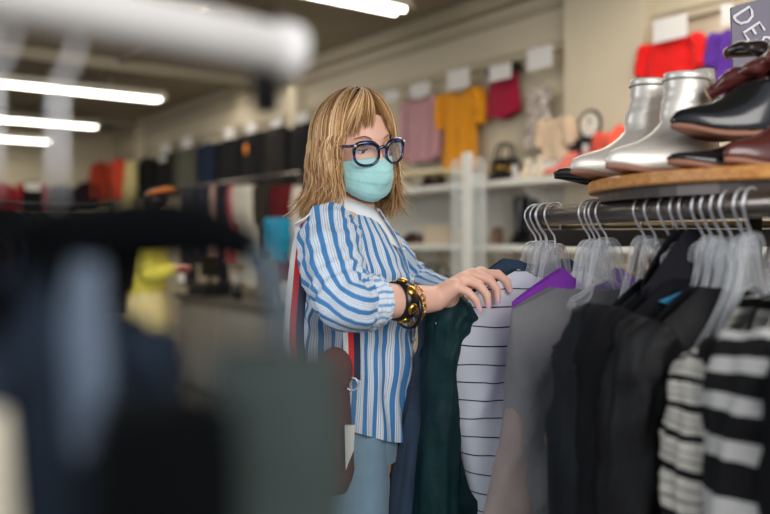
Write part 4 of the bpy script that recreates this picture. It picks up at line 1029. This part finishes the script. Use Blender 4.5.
def hl_pt(l, f, z): return Hc + l0 * l + f0 * f + V(0, 0, z) + V(0, 0, 0)
def strand(a, k, length, th0, tilt=0, kind='long', thmax=1.4):
    pts = []
    sa, ca = math.sin(a), math.cos(a)
    Rl, Rf = .089 * k, (.103 if ca > 0 else .100) * k
    zt = .113 * k; thm = R(90)
    part = V(.018, .02, 0)
    if kind == 'bang':
        thm = thmax
    nS = 9
    for i in range(nS + 1):
        th = lerp(th0, thm, i / nS); s = math.sin(th)
        aa = a + tilt * (th / thm)
        l = math.sin(aa) * Rl * s; f = math.cos(aa) * Rf * s
        w_ = 1 - s
        pts.append(hl_pt(l + part.x * w_ * .6, f + part.y * w_ * .6 - .004, zt * math.cos(th) + (.010 if kind != 'bang' else .009)))
    if kind == 'long':
        aa = a + tilt; n2 = 11
        ph = rnd.uniform(0, 6.28); wv = rnd.uniform(0, .003); fl = rnd.uniform(-.010, .050) + (.06 if rnd.random() < .10 else 0); cl_ = rnd.uniform(-.05, .05)
        for i in range(1, n2 + 1):
            t = i / n2
            g = 1 + .10 * math.sin(t * math.pi * .55) - .14 * t * t + fl * t ** 5 * 6
            a2 = aa + cl_ * t
            if abs(aa) < R(95): a2 += math.copysign(.10 * math.sin(t * math.pi) - (.30 if aa > 0 else .06) * t * t, aa) * (1 if abs(aa) < R(80) else .4)
            l = math.sin(a2) * Rl * g + wv * math.sin(ph + t * 9); f = math.cos(a2) * Rf * g + wv * math.cos(ph + t * 7) - .004
            pts.append(hl_pt(l, f, .012 - t * length))
    return pts
def add_strand(pts, r, hue, n=4):
    m_ = len(pts); rr = [r * (1 if i < m_ * .7 else lerp(1, .25, (i / (m_ - 1) - .7) / .3)) for i in range(m_)]
    b = MB().tube(pts, rr, n, caps=False)
    k = n; uv = []
    for fi in range(len(b.f)):
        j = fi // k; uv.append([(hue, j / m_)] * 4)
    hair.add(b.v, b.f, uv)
for i in range(4200):
    a = rnd.uniform(-math.pi, math.pi); aa = abs(a)
    clump = .5 + .5 * nz(a * 11, 4); hue = min(1, max(0, clump * .5 + rnd.gauss(.28, .30)))
    k = rnd.choice((.93, .96, .99, 1.0, 1.02, 1.035)) + rnd.uniform(-.01, .01)
    if aa < R(38):
        # fringe, parted and swept to both sides over the brows
        sg = 1 if a > R(4) else -1
        st = abs(a - R(4)); endd = R(10) + st * .95 + abs(rnd.gauss(0, R(5)))
        endd = R(4) + sg * max(endd, R(12))
        pts = strand(a * .35, k * .985, 0, R(rnd.uniform(6, 22)), tilt=endd - a * .35, kind='bang', thmax=R(rnd.uniform(62, 84) + (8 if st > R(22) else 0)))
        if rnd.random() < .25 and st < R(14): continue
        add_strand(pts, rnd.uniform(.0006, .0012), hue)
    elif a < 0 and aa < R(50): continue
    elif aa < R(60) and rnd.random() < .5:
        add_strand(strand(a * .8, k, rnd.uniform(.03, .09), R(rnd.uniform(4, 30)), tilt=a * .25 + rnd.gauss(0, .04)), rnd.uniform(.0007, .0014), hue)
    else:
        ln = rnd.uniform(.135, .175) if aa > R(75) else rnd.uniform(.115, .172)
        add_strand(strand(a, k, ln, R(rnd.uniform(4, 34)), tilt=rnd.gauss(0, .05)), rnd.uniform(.0008, .0016), hue)
# under-layer cap so that the scalp never shows
capm = []
for j in range(15):
    th = R(3 + 6.4 * j); ring = []
    for i in range(64):
        a = -math.pi + 2 * math.pi * (i + .5) / 64; sa, ca = math.sin(a), math.cos(a)
        s = math.sin(min(th, R(90))); lim = min(th, R(62)) if abs(a) < R(46) else th
        s = math.sin(min(lim, R(90)))
        ring.append(hl_pt(sa * .083 * s, ca * .0965 * s - .004, .105 * math.cos(min(lim, R(90))) + .008))
    capm.append(ring)
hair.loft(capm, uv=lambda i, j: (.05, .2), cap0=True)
rings = []
for j in range(12):
    t = j / 11; rings.append([hl_pt(math.sin(a) * .082 * (1 + .05 * math.sin(t * 2) - .12 * t * t), math.cos(a) * .093 * (1 - .1 * t * t) - .004, .018 - .135 * t) for a in [R(62) + (2 * math.pi - R(124)) * i / 47 for i in range(48)]])
hair.loft(rings, uv=lambda i, j: (.08, .25), closed=False)
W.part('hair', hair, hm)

# shirt
shirt_stops = [(0, (70, 132, 190)), (.40, (226, 232, 240)), (.52, (120, 166, 208)), (.57, (228, 233, 240)), (.70, (120, 166, 208)), (.75, (228, 233, 240)), (.88, (150, 188, 220)), (.92, (228, 233, 240))]
shirtm = stripes('blue_white_shirt_stripe', 0, 1.0, shirt_stops, rough=.75, bump=.12)
cuffm = shirtm
def wr(u, v, s): return nz(u * 1.0, v * 1.0, s)
tab = [(.062, -.012, .056, .058, 0), (.052, -.012, .070, .092, 0), (.036, -.012, .086, .135, 0), (.010, -.010, .102, .160, 0), (-.04, -.002, .116, .166, 0), (-.11, .008, .124, .160, 0), (-.20, .006, .122, .156, 0), (-.30, .004, .124, .164, 0), (-.38, .0, .128, .172, 0), (-.45, -.002, .130, .176, 0)]
rings = []; nU = 120; nV = 70
for j in range(nV + 1):
    v = j / nV; z = lerp(.062, -.395, v ** .95)
    # table is descending in z
    tb = [(-r[0],) + r[1:] for r in tab]; fo, a_, b_, _ = interp(tb, -z)
    ring = []
    for i in range(nU):
        u = 2 * math.pi * i / nU; c_, s_ = math.cos(u), math.sin(u)
        amp = .013 * sm((-z + .0) / .25)
        d = amp * (math.sin(u * 9 + 2.5 * nz(u, z * 3, 1)) * .55 + nz(c_ * 4, s_ * 4, z * 5) * 1.2)
        d += .009 * nz(c_ * 5 + 3, s_ * 5, z * 14) * sm((.03 - z) / .05)
        d += .007 * math.exp(-((z + .12) / .06) ** 2) * math.sin(z * 120 + c_ * 5 + 2 * s_)
        hem = -.035 * v ** 6 * (abs(c_) ** 2) + .02 * v ** 6 * abs(s_) ** 3
        q = T_(fo + (a_ + d) * math.copysign(abs(c_) ** .95, c_), (b_ + d) * s_, z + hem)
        ring.append(q)
    rings.append(ring)
NS = 34
sh = MB(); sh.loft(rings, uv=lambda i, j: (i / nU * NS, j / nV))
shirt = W.part('shirt', sh, shirtm)
def sleeve_loft(path, radii, n=54, nstripe=15, seed=0, creases=()):
    pts = spline(path, 12); m_ = len(pts); rings = []; prev = V(0, -1, 0)
    for j, p in enumerate(pts):
        f = j / (m_ - 1) * (len(path) - 1); i0 = min(int(f), len(radii) - 2); r = lerp(radii[i0], radii[i0 + 1], f - i0)
        t = (pts[min(j + 1, m_ - 1)] - pts[max(j - 1, 0)]).normalized(); a = (prev - t * prev.dot(t)).normalized(); prev = a; b = t.cross(a)
        ring = []; g = j / (m_ - 1)
        for i in range(n):
            u = 2 * math.pi * i / n; cu, su = math.cos(u), math.sin(u)
            d = .11 * nz(cu * 1.8, su * 1.8 + seed, g * 9) + .13 * nz(cu * 3 + 4, su * 3, g * 22 + seed)
            for c0, w_, am, fr_ in creases: d += am * math.exp(-((g - c0) / w_) ** 2) * math.sin(g * fr_ + 2.2 * cu + 1.4 * su)
            ring.append(p + (a * cu + b * su) * r * (1 + d))
        rings.append(ring)
    return MB().loft(rings, uv=lambda i, j: (i / n * nstripe, j / m_)), rings
mid = lerp(Er, Wr, .44)
slv, _ = sleeve_loft([T_(-.012, -.085, .030), T_(-.012, -.140, .012), lerp(Sr, Er, .40) + V(-.006, -.006, 0), lerp(Sr, Er, .75) + V(-.004, -.004, -.006), Er + V(.004, 0, -.002), lerp(Er, Wr, .14), lerp(Er, Wr, .27)], [.040, .062, .063, .060, .053, .048, .044], creases=((.62, .13, .07, 62), (.9, .08, .05, 80)), seed=3)
W.part('sleeve', slv, shirtm, parent=shirt)
cf, _ = sleeve_loft([lerp(Er, Wr, .12), lerp(Er, Wr, .16), lerp(Er, Wr, .26), lerp(Er, Wr, .33), lerp(Er, Wr, .34), lerp(Er, Wr, .30)], [.042, .0505, .051, .048, .044, .036], nstripe=13, seed=8)
cu_ = W.part('rolled_cuff', cf, stripes('shirt_cuff_stripe', 0, 1.0, [(0, (120, 168, 212)), (.22, (222, 230, 240)), (.55, (150, 188, 222)), (.65, (226, 232, 240))], rough=.75, bump=.12), parent=shirt)
sl2, _ = sleeve_loft([T_(-.012, .085, .030), T_(-.012, .140, .012), lerp(Sl, El, .5), El, lerp(El, Wl, .35), lerp(El, Wl, .8)], [.040, .062, .062, .056, .046, .036], creases=((.6, .12, .06, 50),), seed=6)
W.part('sleeve', sl2, shirtm, parent=shirt)
# collar and placket
collm = mat('white_shirt_collar', (236, 238, 242), .7, var=.02)
cb_ = MB(); rings = []
base_c = T_(-.002, 0, .07)
for j in range(6):
    f = j / 5; ring = []
    for i in range(37):
        a = R(18) + (2 * math.pi - R(36)) * i / 36
        r1 = .060; sag = math.cos(a) * -.022
        if f < .4: rr = r1 - .006 + .004 * f; zz = .022 * (f / .4)
        else: rr = r1 + .024 * (f - .4) / .6; zz = .022 - .040 * (f - .4) / .6 * (1 + .5 * max(0, math.cos(a)))
        pointy = .030 * max(0, (f - .4) / .6) * math.exp(-(min(a - R(18), 2 * math.pi - R(18) - a) / .35) ** 2)
        ring.append(base_c + F * (rr * math.cos(a) * 1.05 + pointy) + Lf * rr * math.sin(a) + V(0, 0, zz + sag - pointy * .9 - .004))
    rings.append(ring)
cb_.loft(rings, closed=False); co = W.part('collar', cb_, collm, parent=shirt); s_ = co.modifiers.new('t', 'SOLIDIFY'); s_.thickness = .002
pl = MB(); rings = []
def front(z):
    tb = [(-r[0],) + r[1:] for r in tab]; fo, a_, b_, _ = interp(tb, -z); return fo + a_
for j in range(26):
    z = lerp(.045, -.37, j / 25); x = front(z) + .007
    rings.append([T_(x - abs(y_) * .05, y_, z) for y_ in (-.015, -.007, 0, .007, .015)])
pl.loft(rings, closed=False); W.part('placket', pl, shirtm, parent=shirt)
for k in range(6): 
    z = -.02 - .065 * k; W.part('button', MB().ell(T_(front(z) + .010, 0, z), (.0045, .0045, .0045), 8, 6), M['white'], parent=shirt)
# jeans
jeans = fabric('light_blue_denim', (128, 158, 178), bump=.2, bscale=200, var=.15)
jm = MB()
for s in (-1, 1):
    rings = []
    for j in range(24):
        f = j / 23; z = lerp(-.40, -1.24, f); r = interp([(0, .098), (.15, .098), (.5, .068), (.8, .062), (1, .066)], f)[0]
        c = T_(lerp(-.005, .02, min(1, f * 2)) - .04 * max(0, f - .5), s * .083, z)
        rings.append([c + F * (r + .004 * nz(i, f * 12, s)) * math.cos(2 * math.pi * i / 28) + Lf * (r * .92) * math.sin(2 * math.pi * i / 28) for i in range(28)])
    jm.loft(rings)
rings = [[T_(-.004 + .116 * math.cos(2 * math.pi * i / 36), .168 * math.sin(2 * math.pi * i / 36), z) for i in range(36)] for z in (-.32, -.40, -.47)]
jm.loft(rings); W.part('jeans', jm, jeans)
shm = mat('white_trainer', (220, 216, 210), .6)
for s in (-1, 1):
    c = T_(.045, s * .09, -H); u = shoe_mesh(.26, .046, .085, 0, .3)
    for p in u.v:
        q = c + F * p.x + Lf * p.y + V(0, 0, p.z + .004); p.x, p.y, p.z = q.x, q.y, q.z
    W.part('shoe', u, shm)
# bracelets on the right wrist
ax = (Wr - Er).normalized(); sa_ = V(0, 0, 1); sa_ = (sa_ - ax * sa_.dot(ax)).normalized(); sb_ = ax.cross(sa_)
bc = lerp(Er, Wr, .60)
def ringpt(c, r, a): return c + (sa_ * math.cos(a) + sb_ * math.sin(a)) * r
rings = [[ringpt(bc + ax * x, r, 2 * math.pi * i / 40) for i in range(40)] for x, r in ((-.015, .0345), (-.015, .0375), (0, .0385), (.015, .0370), (.015, .034))]
br = W.part('leather_bracelet', MB().loft(rings), leather_b)
camdir = (V(0, 0, H) - bc).normalized()
ca0 = math.atan2(camdir.dot(sb_), camdir.dot(sa_))
for k in range(7):
    a = k * 2 * math.pi / 7 + ca0 + math.pi / 7; c = ringpt(bc, .0385, a); nrm = (c - bc).normalized()
    d_ = MB(); d_.tube([c - nrm * .001, c + nrm * .002, c + nrm * .0045, c + nrm * .006], [.0115, .0115, .008, .002], 16); W.part('gold_stud', d_, gold, parent=br)
ch_ = MB(); cc = lerp(Er, Wr, .735)
for k in range(22):
    a = 2 * math.pi * k / 22; c = ringpt(cc, .037, a) + V(0, 0, -.008); tdir = (ringpt(cc, .037, a + .1) - ringpt(cc, .037, a - .1)).normalized()
    nn = (ringpt(cc, .04, a) - cc).normalized() if k % 2 else ax
    nn2 = nn
    ch_.tube([c + (tdir * .0070 * math.cos(b) + nn2 * .0042 * math.sin(b)) for b in [2 * math.pi * i / 12 for i in range(13)]], .0013, 5, caps=False)
W.part('chain_bracelet', ch_, gold)
W.part('dark_bracelet', MB().tube([ringpt(lerp(Er, Wr, .69), .038, 2 * math.pi * i / 30) + V(0, 0, -.016) for i in range(31)], .0045, 8, flat=.6, caps=False), leather_b)

# shoulder bag with striped strap
strapm = stripes('white_red_navy_strap', 0, 1.0, [(0, (232, 230, 226)), (.30, (206, 30, 36)), (.62, (26, 34, 66))], rough=.7)
sbag = Thing('shoulder_bag', P(332, 430, 1.56), 'oxblood shoulder bag with white, red and navy striped strap on the womans shoulder', 'shoulder bag')
def strap(path, wid, nrm):
    pts = spline(path, 8); rings = []
    for j, p in enumerate(pts):
        t = (pts[min(j + 1, len(pts) - 1)] - pts[max(j - 1, 0)]).normalized(); n_ = nrm(p); sd = t.cross(n_).normalized()
        rings.append([p + sd * wid * (k / 6 - .5) for k in range(7)])
    return MB().loft(rings, closed=False, uv=lambda i, j: (min(.999, i / 6), j / len(pts)))
top = T_(-.03, -.105, .085)
back = [P(332, 203, 1.68), P(319, 205.5, 1.645), P(308, 216, 1.63), P(302, 236, 1.63), P(297, 290, 1.62), P(294, 340, 1.61), P(300, 385, 1.58)]
def strap2(path, wid, dirs):
    pts = spline(path, 8); rings = []
    for j, p in enumerate(pts):
        f = j / (len(pts) - 1); sd = interp(dirs, f); sd = V(*sd).normalized()
        rings.append([p + sd * wid * (k / 6 - .5) for k in range(7)])
    return MB().loft(rings, closed=False, uv=lambda i, j: (min(.999, i / 6), j / len(pts)))
st = sbag.part('strap', strap2(back, .044, [(0, -.2, 1, 0), (.3, -.1, 1, 0), (.5, .55, -.6, 0), (.65, .9, -.4, 0), (1, 1, -.2, 0)]), strapm)
frontp = [P(332, 203, 1.68), T_(.0, -.14, -.01), T_(.03, -.178, -.09), P(350, 320, 1.60), P(352, 345, 1.585), P(352, 380, 1.56)]
st2 = sbag.part('strap', strap2(frontp, .034, [(0, .2, -1, 0), (.5, 1, -.2, 0), (1, 1, -.1, 0)]), strapm)
for q in (st, st2): s_ = q.modifiers.new('t', 'SOLIDIFY'); s_.thickness = .003
oxm = mat('oxblood_bag_leather', (92, 34, 34), .75, bump=.2, bscale=40)
rings = []
for j in range(12):
    f = j / 11; z = lerp(P(0, 372, 1.55).z, P(0, 492, 1.55).z, f); ww = .072 * (1 + .2 * f) * (1 - .2 * max(0, f - .85) / .15); cx = P(311, 0, 1.55).x
    rings.append([V(cx + ww * math.copysign(abs(math.cos(2 * math.pi * i / 32)) ** .5, math.cos(2 * math.pi * i / 32)), 1.555 + .03 * math.sin(2 * math.pi * i / 32), z) for i in range(32)])
sbag.part('bag_body', MB().loft(rings, cap0=True, cap1=True), oxm, bevel=0)
sbag.part('bag_flap', MB().ell(P(335, 370, 1.53), (.034, .010, .044), 24, 14), oxm)
sbag.part('white_panel', MB().prism([P(345, 425, 1.515), P(355, 425, 1.52), P(354, 450, 1.52), P(346, 470, 1.515)], (0, 1, 0), .004), M['white'], smooth=False)
sbag.part('ring', MB().tube(arc(P(352, 384, 1.545), .012, 0, 6.28, 18), .002, 6, caps=False), M['steel'])

# ================================================================ PERSON IN YELLOW
def yellow_person():
    Y = 7.0; s = FP / Y; c = P(150, 240, Y)
    W2 = Thing('person', V(c.x, c.y, 0), 'person in a yellow sweater and cream skirt standing at the grey counter', 'person')
    def q(px, py, dy=0): return P(px, py, Y + dy)
    b = MB(); hd = q(158, 205)
    b.ell(hd, (.085, .10, .12), 20, 14); b.ell(hd + V(.085, 0, -.02), (.018, .014, .02), 10, 8)
    capsule(b, q(152, 226), hd + V(0, 0, -.05), .055, .05, 12)
    b.loft([[q(x, y) + V(a_ * math.cos(2 * math.pi * i / 20), b_ * math.sin(2 * math.pi * i / 20), 0) for i in range(20)] for x, y, a_, b_ in ((150, 226, .07, .10), (147, 238, .11, .19), (145, 265, .12, .18), (146, 288, .10, .14), (146, 305, .13, .17), (147, 325, .12, .16))], cap0=True, cap1=True)
    for sgn in (-1, 1):
        hip = q(147, 318, sgn * .09); zf = .06
        kn = V(hip.x + .01, hip.y, .50); an = V(hip.x, hip.y, .08)
        capsule(b, hip, kn, .085, .055, 12); capsule(b, kn, an, .055, .038, 12); capsule(b, an - V(0, 0, .03), an + V(.15, 0, -.04), .035, .03, 10)
        sh_ = q(146, 240, sgn * .18); el = q(148, 272, sgn * .2 - .02); wr_ = q(176, 266, sgn * .10 - .05)
        capsule(b, sh_, el, .05, .04, 12); capsule(b, el, wr_, .04, .028, 12)
        mc = [wr_ + V(.07, dy, .01) for dy in (-.03, -.01, .01, .03)]
        hand(b, wr_, mc, [[m_ + V(.03, 0, -.005), m_ + V(.05, 0, -.02), m_ + V(.055, 0, -.035)] for m_ in mc], [wr_ + V(.02, -.02 * sgn, 0), wr_ + V(.05, -.04 * sgn, .0), wr_ + V(.075, -.045 * sgn, .0), wr_ + V(.09, -.045 * sgn, 0)])
    remeshed('body', b, skin, .012, 3, W2.o, W2.base)
    ym = fabric('lemon_fleece', (244, 228, 96)); cm_ = fabric('cream_skirt', (240, 222, 160))
    sw = MB(); rings = []
    for j in range(22):
        f = j / 21; y = lerp(229, 294, f); a_, b_ = interp([(0, .08, .11), (.15, .15, .21), (.5, .175, .22), (.85, .185, .21), (1, .15, .18)], f)
        rings.append([q(149 - 4 * f, y) + V((a_ + .012 * nz(i * .6, f * 8)) * math.cos(2 * math.pi * i / 36), (b_ + .012 * nz(i * .6, f * 8)) * math.sin(2 * math.pi * i / 36), 0) for i in range(36)])
    sw.loft(rings); swo = W2.part('sweater', sw, ym)
    for sgn in (-1, 1):
        slp = spline([q(147, 240, sgn * .17), q(147, 258, sgn * .21), q(149, 272, sgn * .2 - .02), q(162, 271, sgn * .15 - .04), q(173, 267, sgn * .11 - .05)], 6)
        W2.part('sleeve', MB().tube(slp, [.085 + .008 * math.sin(i * 1.7) - .030 * sm((i - 12) / 12) for i in range(len(slp))], 16), ym, parent=swo)
    sk = MB(); sk.loft([[q(146, y) + V((a_ + .006 * math.sin(i * 1.4)) * math.cos(2 * math.pi * i / 36), (b_ + .006 * math.sin(i * 1.4)) * math.sin(2 * math.pi * i / 36), 0) for i in range(36)] for y, a_, b_ in ((288, .15, .18), (300, .185, .20), (315, .195, .21), (336, .175, .21))])
    W2.part('skirt', sk, cm_)
    hh = MB(); hh.ell(hd + V(-.02, 0, .01), (.105, .12, .13), 24, 16); hh.ell(hd + V(-.06, 0, -.13), (.06, .10, .12), 18, 12)
    for p in hh.v: p += V(.008 * nz(p.x * 20, p.y * 20), 0, .008 * nz(p.z * 20, p.y * 14))
    W2.part('hair', hh, mat('dark_hair', (26, 22, 22), .5))
    W2.part('headband', MB().tube([hd + V(.0 + .10 * math.cos(a_) * .9 + .02, .125 * math.sin(a_), .095 + .03 * math.cos(a_)) for a_ in [2 * math.pi * i / 24 for i in range(25)]], .028, 8, caps=False), mat('orange_headband', (206, 116, 46), .8))
    for sgn in (-1, 1):
        W2.part('shoe', MB().ell(V(q(147, 318).x + .06, Y + sgn * .09, .045), (.14, .05, .045), 16, 10), M['white'])
    ph = q(184, 268, -.05); t = Thing('red_purse', ph, 'small red purse held by the person in yellow', 'purse'); t.part('purse_body', MB().ell(ph, (.06, .05, .045), 16, 10), mat('red_purse_leather', (190, 40, 44), .5)); t.part('tag', MB().box(ph + V(-.01, -.04, -.08), (.025, .004, .04)), M['white'], smooth=False)
yellow_person()

# ================================================================ FOREGROUND: a near rack, far out of focus
fgm_rod = mat('brushed_steel_tube', (240, 238, 238), .45, metal=.0)
fr_ = Thing('near_clothes_rack', V(-.35, .50, 0), 'steel clothes rack very close to the camera at upper left', 'clothes rack')
RE = P(284, 50, .53); RS = P(-60, -22, .40)
dirr = (RS - RE).normalized()
RS2 = RE + dirr * 1.0
fr_.part('rod', MB().tube([RE, RS2], .0155, 20), fgm_rod)
fr_.part('end_cap', MB().tube([RE - dirr * .008, RE + dirr * .004], .018, 16), fgm_rod)
jn = P(266, 66, .54)
fr_.part('joint', MB().tube([jn + V(0, 0, .035), jn - V(0, 0, .032)], .010, 12), M['blackplastic'])
pend = RE + dirr * .95
fr_.part('upright', MB().tube([V(pend.x, pend.y, 0), pend], .014, 12), fgm_rod)
fr_.part('base_bar', MB().box((pend.x, pend.y, .015), (.04, .3, .015)), fgm_rod, smooth=False)

navy_f = fabric('navy_wool_near', (20, 28, 42)); slate_f = fabric('slate_blue_near', (34, 48, 66)); pale_f = fabric('pale_cream_near', (214, 206, 186)); silk = mat('pale_blue_silk', (84, 98, 116), .5)
M['padded'] = mat('black_velvet_hanger', (6, 8, 10), .95, spec=.1)
def near_garment(px, label, m, nm, w, L, sleeve, seed, rot, top=-.09, cat='garment', **k):
    # where column px meets the near rod
    s = (px - 385) / FP; t = (s * RE.y - RE.x) / (dirr.x - s * dirr.y); loc = RE + dirr * t
    garment(nm, loc, rot, label, cat, m, w=w, L=L, sleeve=sleeve, seed=seed, group='garments on the near rack', top=top, **k)
    hanger(loc, rot, 'black velvet hanger with pale hook holding the ' + label.split(' on the')[0].split(' hanging')[0], 'hangers on the near rack', w=w * .9, top=top - .004, hook=.019, body='padded', wide=False)
M['steel_near'] = M['steel']
near_garment(58, 'slate blue jacket hanging on the near rack, second from the left edge', slate_f, 'slate_jacket', .060, .6, .45, 71, R(66), top=-.115, r0=.028, r1=.025, out=.006, t=.025)
near_garment(-8, 'navy jacket hanging on the near rack at the left edge', navy_f, 'navy_jacket', .10, .7, .5, 72, R(72), top=-.112, r0=.03, r1=.025, out=.006, t=.025)
near_garment(-30, 'black blouse hanging on the near rack beyond the left edge', M['black'], 'black_blouse', .09, .75, 0, 73, R(75), top=-.115, t=.025)
# big dark bag with arched handle
def near_bag():
    Y = .315; c = P(225, 345, Y)
    t = Thing('near_tote', P(225, 700, Y), 'large blurred dark green bag with black arched handle, closest to the camera', 'bag')
    gm = mat('grey_green_canvas', (44, 56, 54), .85, var=.06); bm = mat('black_canvas_near', (3, 5, 7), .95, spec=.1)
    path = spline([P(66, 400, Y + .125), P(62, 300, Y + .125), P(76, 246, Y + .125), P(130, 230, Y + .125), P(200, 230, Y + .125), P(258, 250, Y + .125)], 6)
    t.part('handle', MB().tube(path, [.0175 - .007 * sm((i - 20) / 10) for i in range(len(path))], 14), bm)
    pth = spline([P(240, 242, Y + .125), P(268, 272, Y + .125), P(282, 325, Y + .09), P(284, 385, Y + .02)], 6)
    t.part('strap', MB().tube(pth, .0072, 10), mat('slate_strap_near', (74, 88, 100), .8))
    def slab(x0, x1, y0, y1, dd, off, m, nm, k=.5):
        rings = []
        for j in range(12):
            f = j / 11; yy = lerp(y0, y1, f); a_, b_ = P(x0, yy, Y + off), P(x1, yy, Y + off); w_ = (b_.x - a_.x) / 2 * (1 - .10 * (1 - sm(f * 5))); cx = (a_.x + b_.x) / 2
            rings.append([V(cx + w_ * math.copysign(abs(math.cos(2 * math.pi * i / 28)) ** k, math.cos(2 * math.pi * i / 28)), Y + off + dd * math.sin(2 * math.pi * i / 28) + .004 * nz(i * .5, f * 6), a_.z) for i in range(28)])
        t.part(nm, MB().loft(rings, cap0=True, cap1=True), m)
    slab(205, 350, 352, 700, .026, 0, gm, 'front_panel')
    slab(95, 240, 405, 700, .024, -.03, bm, 'side_panel')
near_bag()
# pale silk scarf falling in front of the near rack
for px, y0, y1, m, lb, wd in ((84, 262, 440, silk, 'pale blue silk scarf tail falling in the blurred foreground', .010), (142, 430, 640, slate_f, 'slate blue scarf tail low in the blurred foreground', .018), (-18, 410, 640, pale_f, 'pale cream scarf tail at the lower left corner', .014)):
    Yb = .345; t = Thing('silk_scarf', P(px, y1, Yb), lb, 'scarf', 'scarves in the blurred foreground')
    pts = spline([P(px + 4, y0, Yb), P(px - 1, lerp(y0, y1, .35), Yb), P(px + 3, lerp(y0, y1, .7), Yb), P(px - 2, y1, Yb)], 6)
    t.part('scarf_tail', MB().tube(pts, [wd * (.55 + .5 * math.sin(math.pi * (i + 1) / (len(pts) + 1))) for i in range(len(pts))], 10, flat=.4, up=(0, 1, 0)), m)
    t.part('fringe', MB().tube([P(px - 2, y1, Yb), P(px - 3, y1 + 22, Yb)], [wd * .6, wd * .2], 8), m)

# ================================================================ LIGHT, WORLD, CAMERA
w = bpy.data.worlds.new('shop_world'); scene.world = w; w.use_nodes = True
bg = w.node_tree.nodes['Background']; bg.inputs[0].default_value = (.82, .90, 1.0, 1); bg.inputs[1].default_value = .55
def area(name, loc, tgt, size, energy, col, sy=None):
    l = bpy.data.lights.new(name, 'AREA'); l.energy = energy; l.size = size; l.color = col
    if sy: l.shape = 'RECTANGLE'; l.size_y = sy
    o = bpy.data.objects.new(name, l); COL.objects.link(o); o.location = loc
    o.rotation_euler = (Vector(tgt) - Vector(loc)).to_track_quat('-Z', 'Y').to_euler(); return o
area('shop_window_daylight', (1.6, -2.2, 2.6), (0.1, 2.0, 1.2), 2.8, 130, (1.0, .97, .93), 2.0)
area('left_daylight', (-3.2, .6, 2.3), (0, 2.0, 1.3), 1.8, 40, (.92, .96, 1.0), 1.6)  # cool area light from the camera's left
area('ceiling_glow', (.8, 3.2, 2.8), (.8, 3.3, 0), 2.4, 38, (1.0, .94, .84), 1.2)
area('yellow_person_fill', (-1.5, 5.2, 2.7), (-2.0, 7.0, 1.0), 1.0, 22, (1.0, .95, .86))  # added fill lamp, brightens the person in yellow
area('back_room_glow', (-2.6, 7.6, 2.75), (-2.6, 7.7, 0), 3.5, 30, (1.0, .93, .82), 1.4)
cam = bpy.data.cameras.new('camera'); co_ = bpy.data.objects.new('camera', cam); COL.objects.link(co_)
co_.location = (0, 0, H); co_.rotation_euler = (R(90), 0, 0)
cam.sensor_width = 36; cam.lens = 36 * FP / 770; cam.shift_y = -17 / 770
cam.clip_start = .02
cam.dof.use_dof = True; cam.dof.focus_distance = 1.66; cam.dof.aperture_fstop = 1.6
scene.camera = co_
scene.view_settings.view_transform = 'Standard'; scene.view_settings.look = 'None'
scene.view_settings.exposure = 0; scene.view_settings.gamma = 1
scene.cycles.use_denoising = True
scene.cycles.max_bounces = 8; scene.cycles.transparent_max_bounces = 24
scene.cycles.sample_clamp_indirect = 6
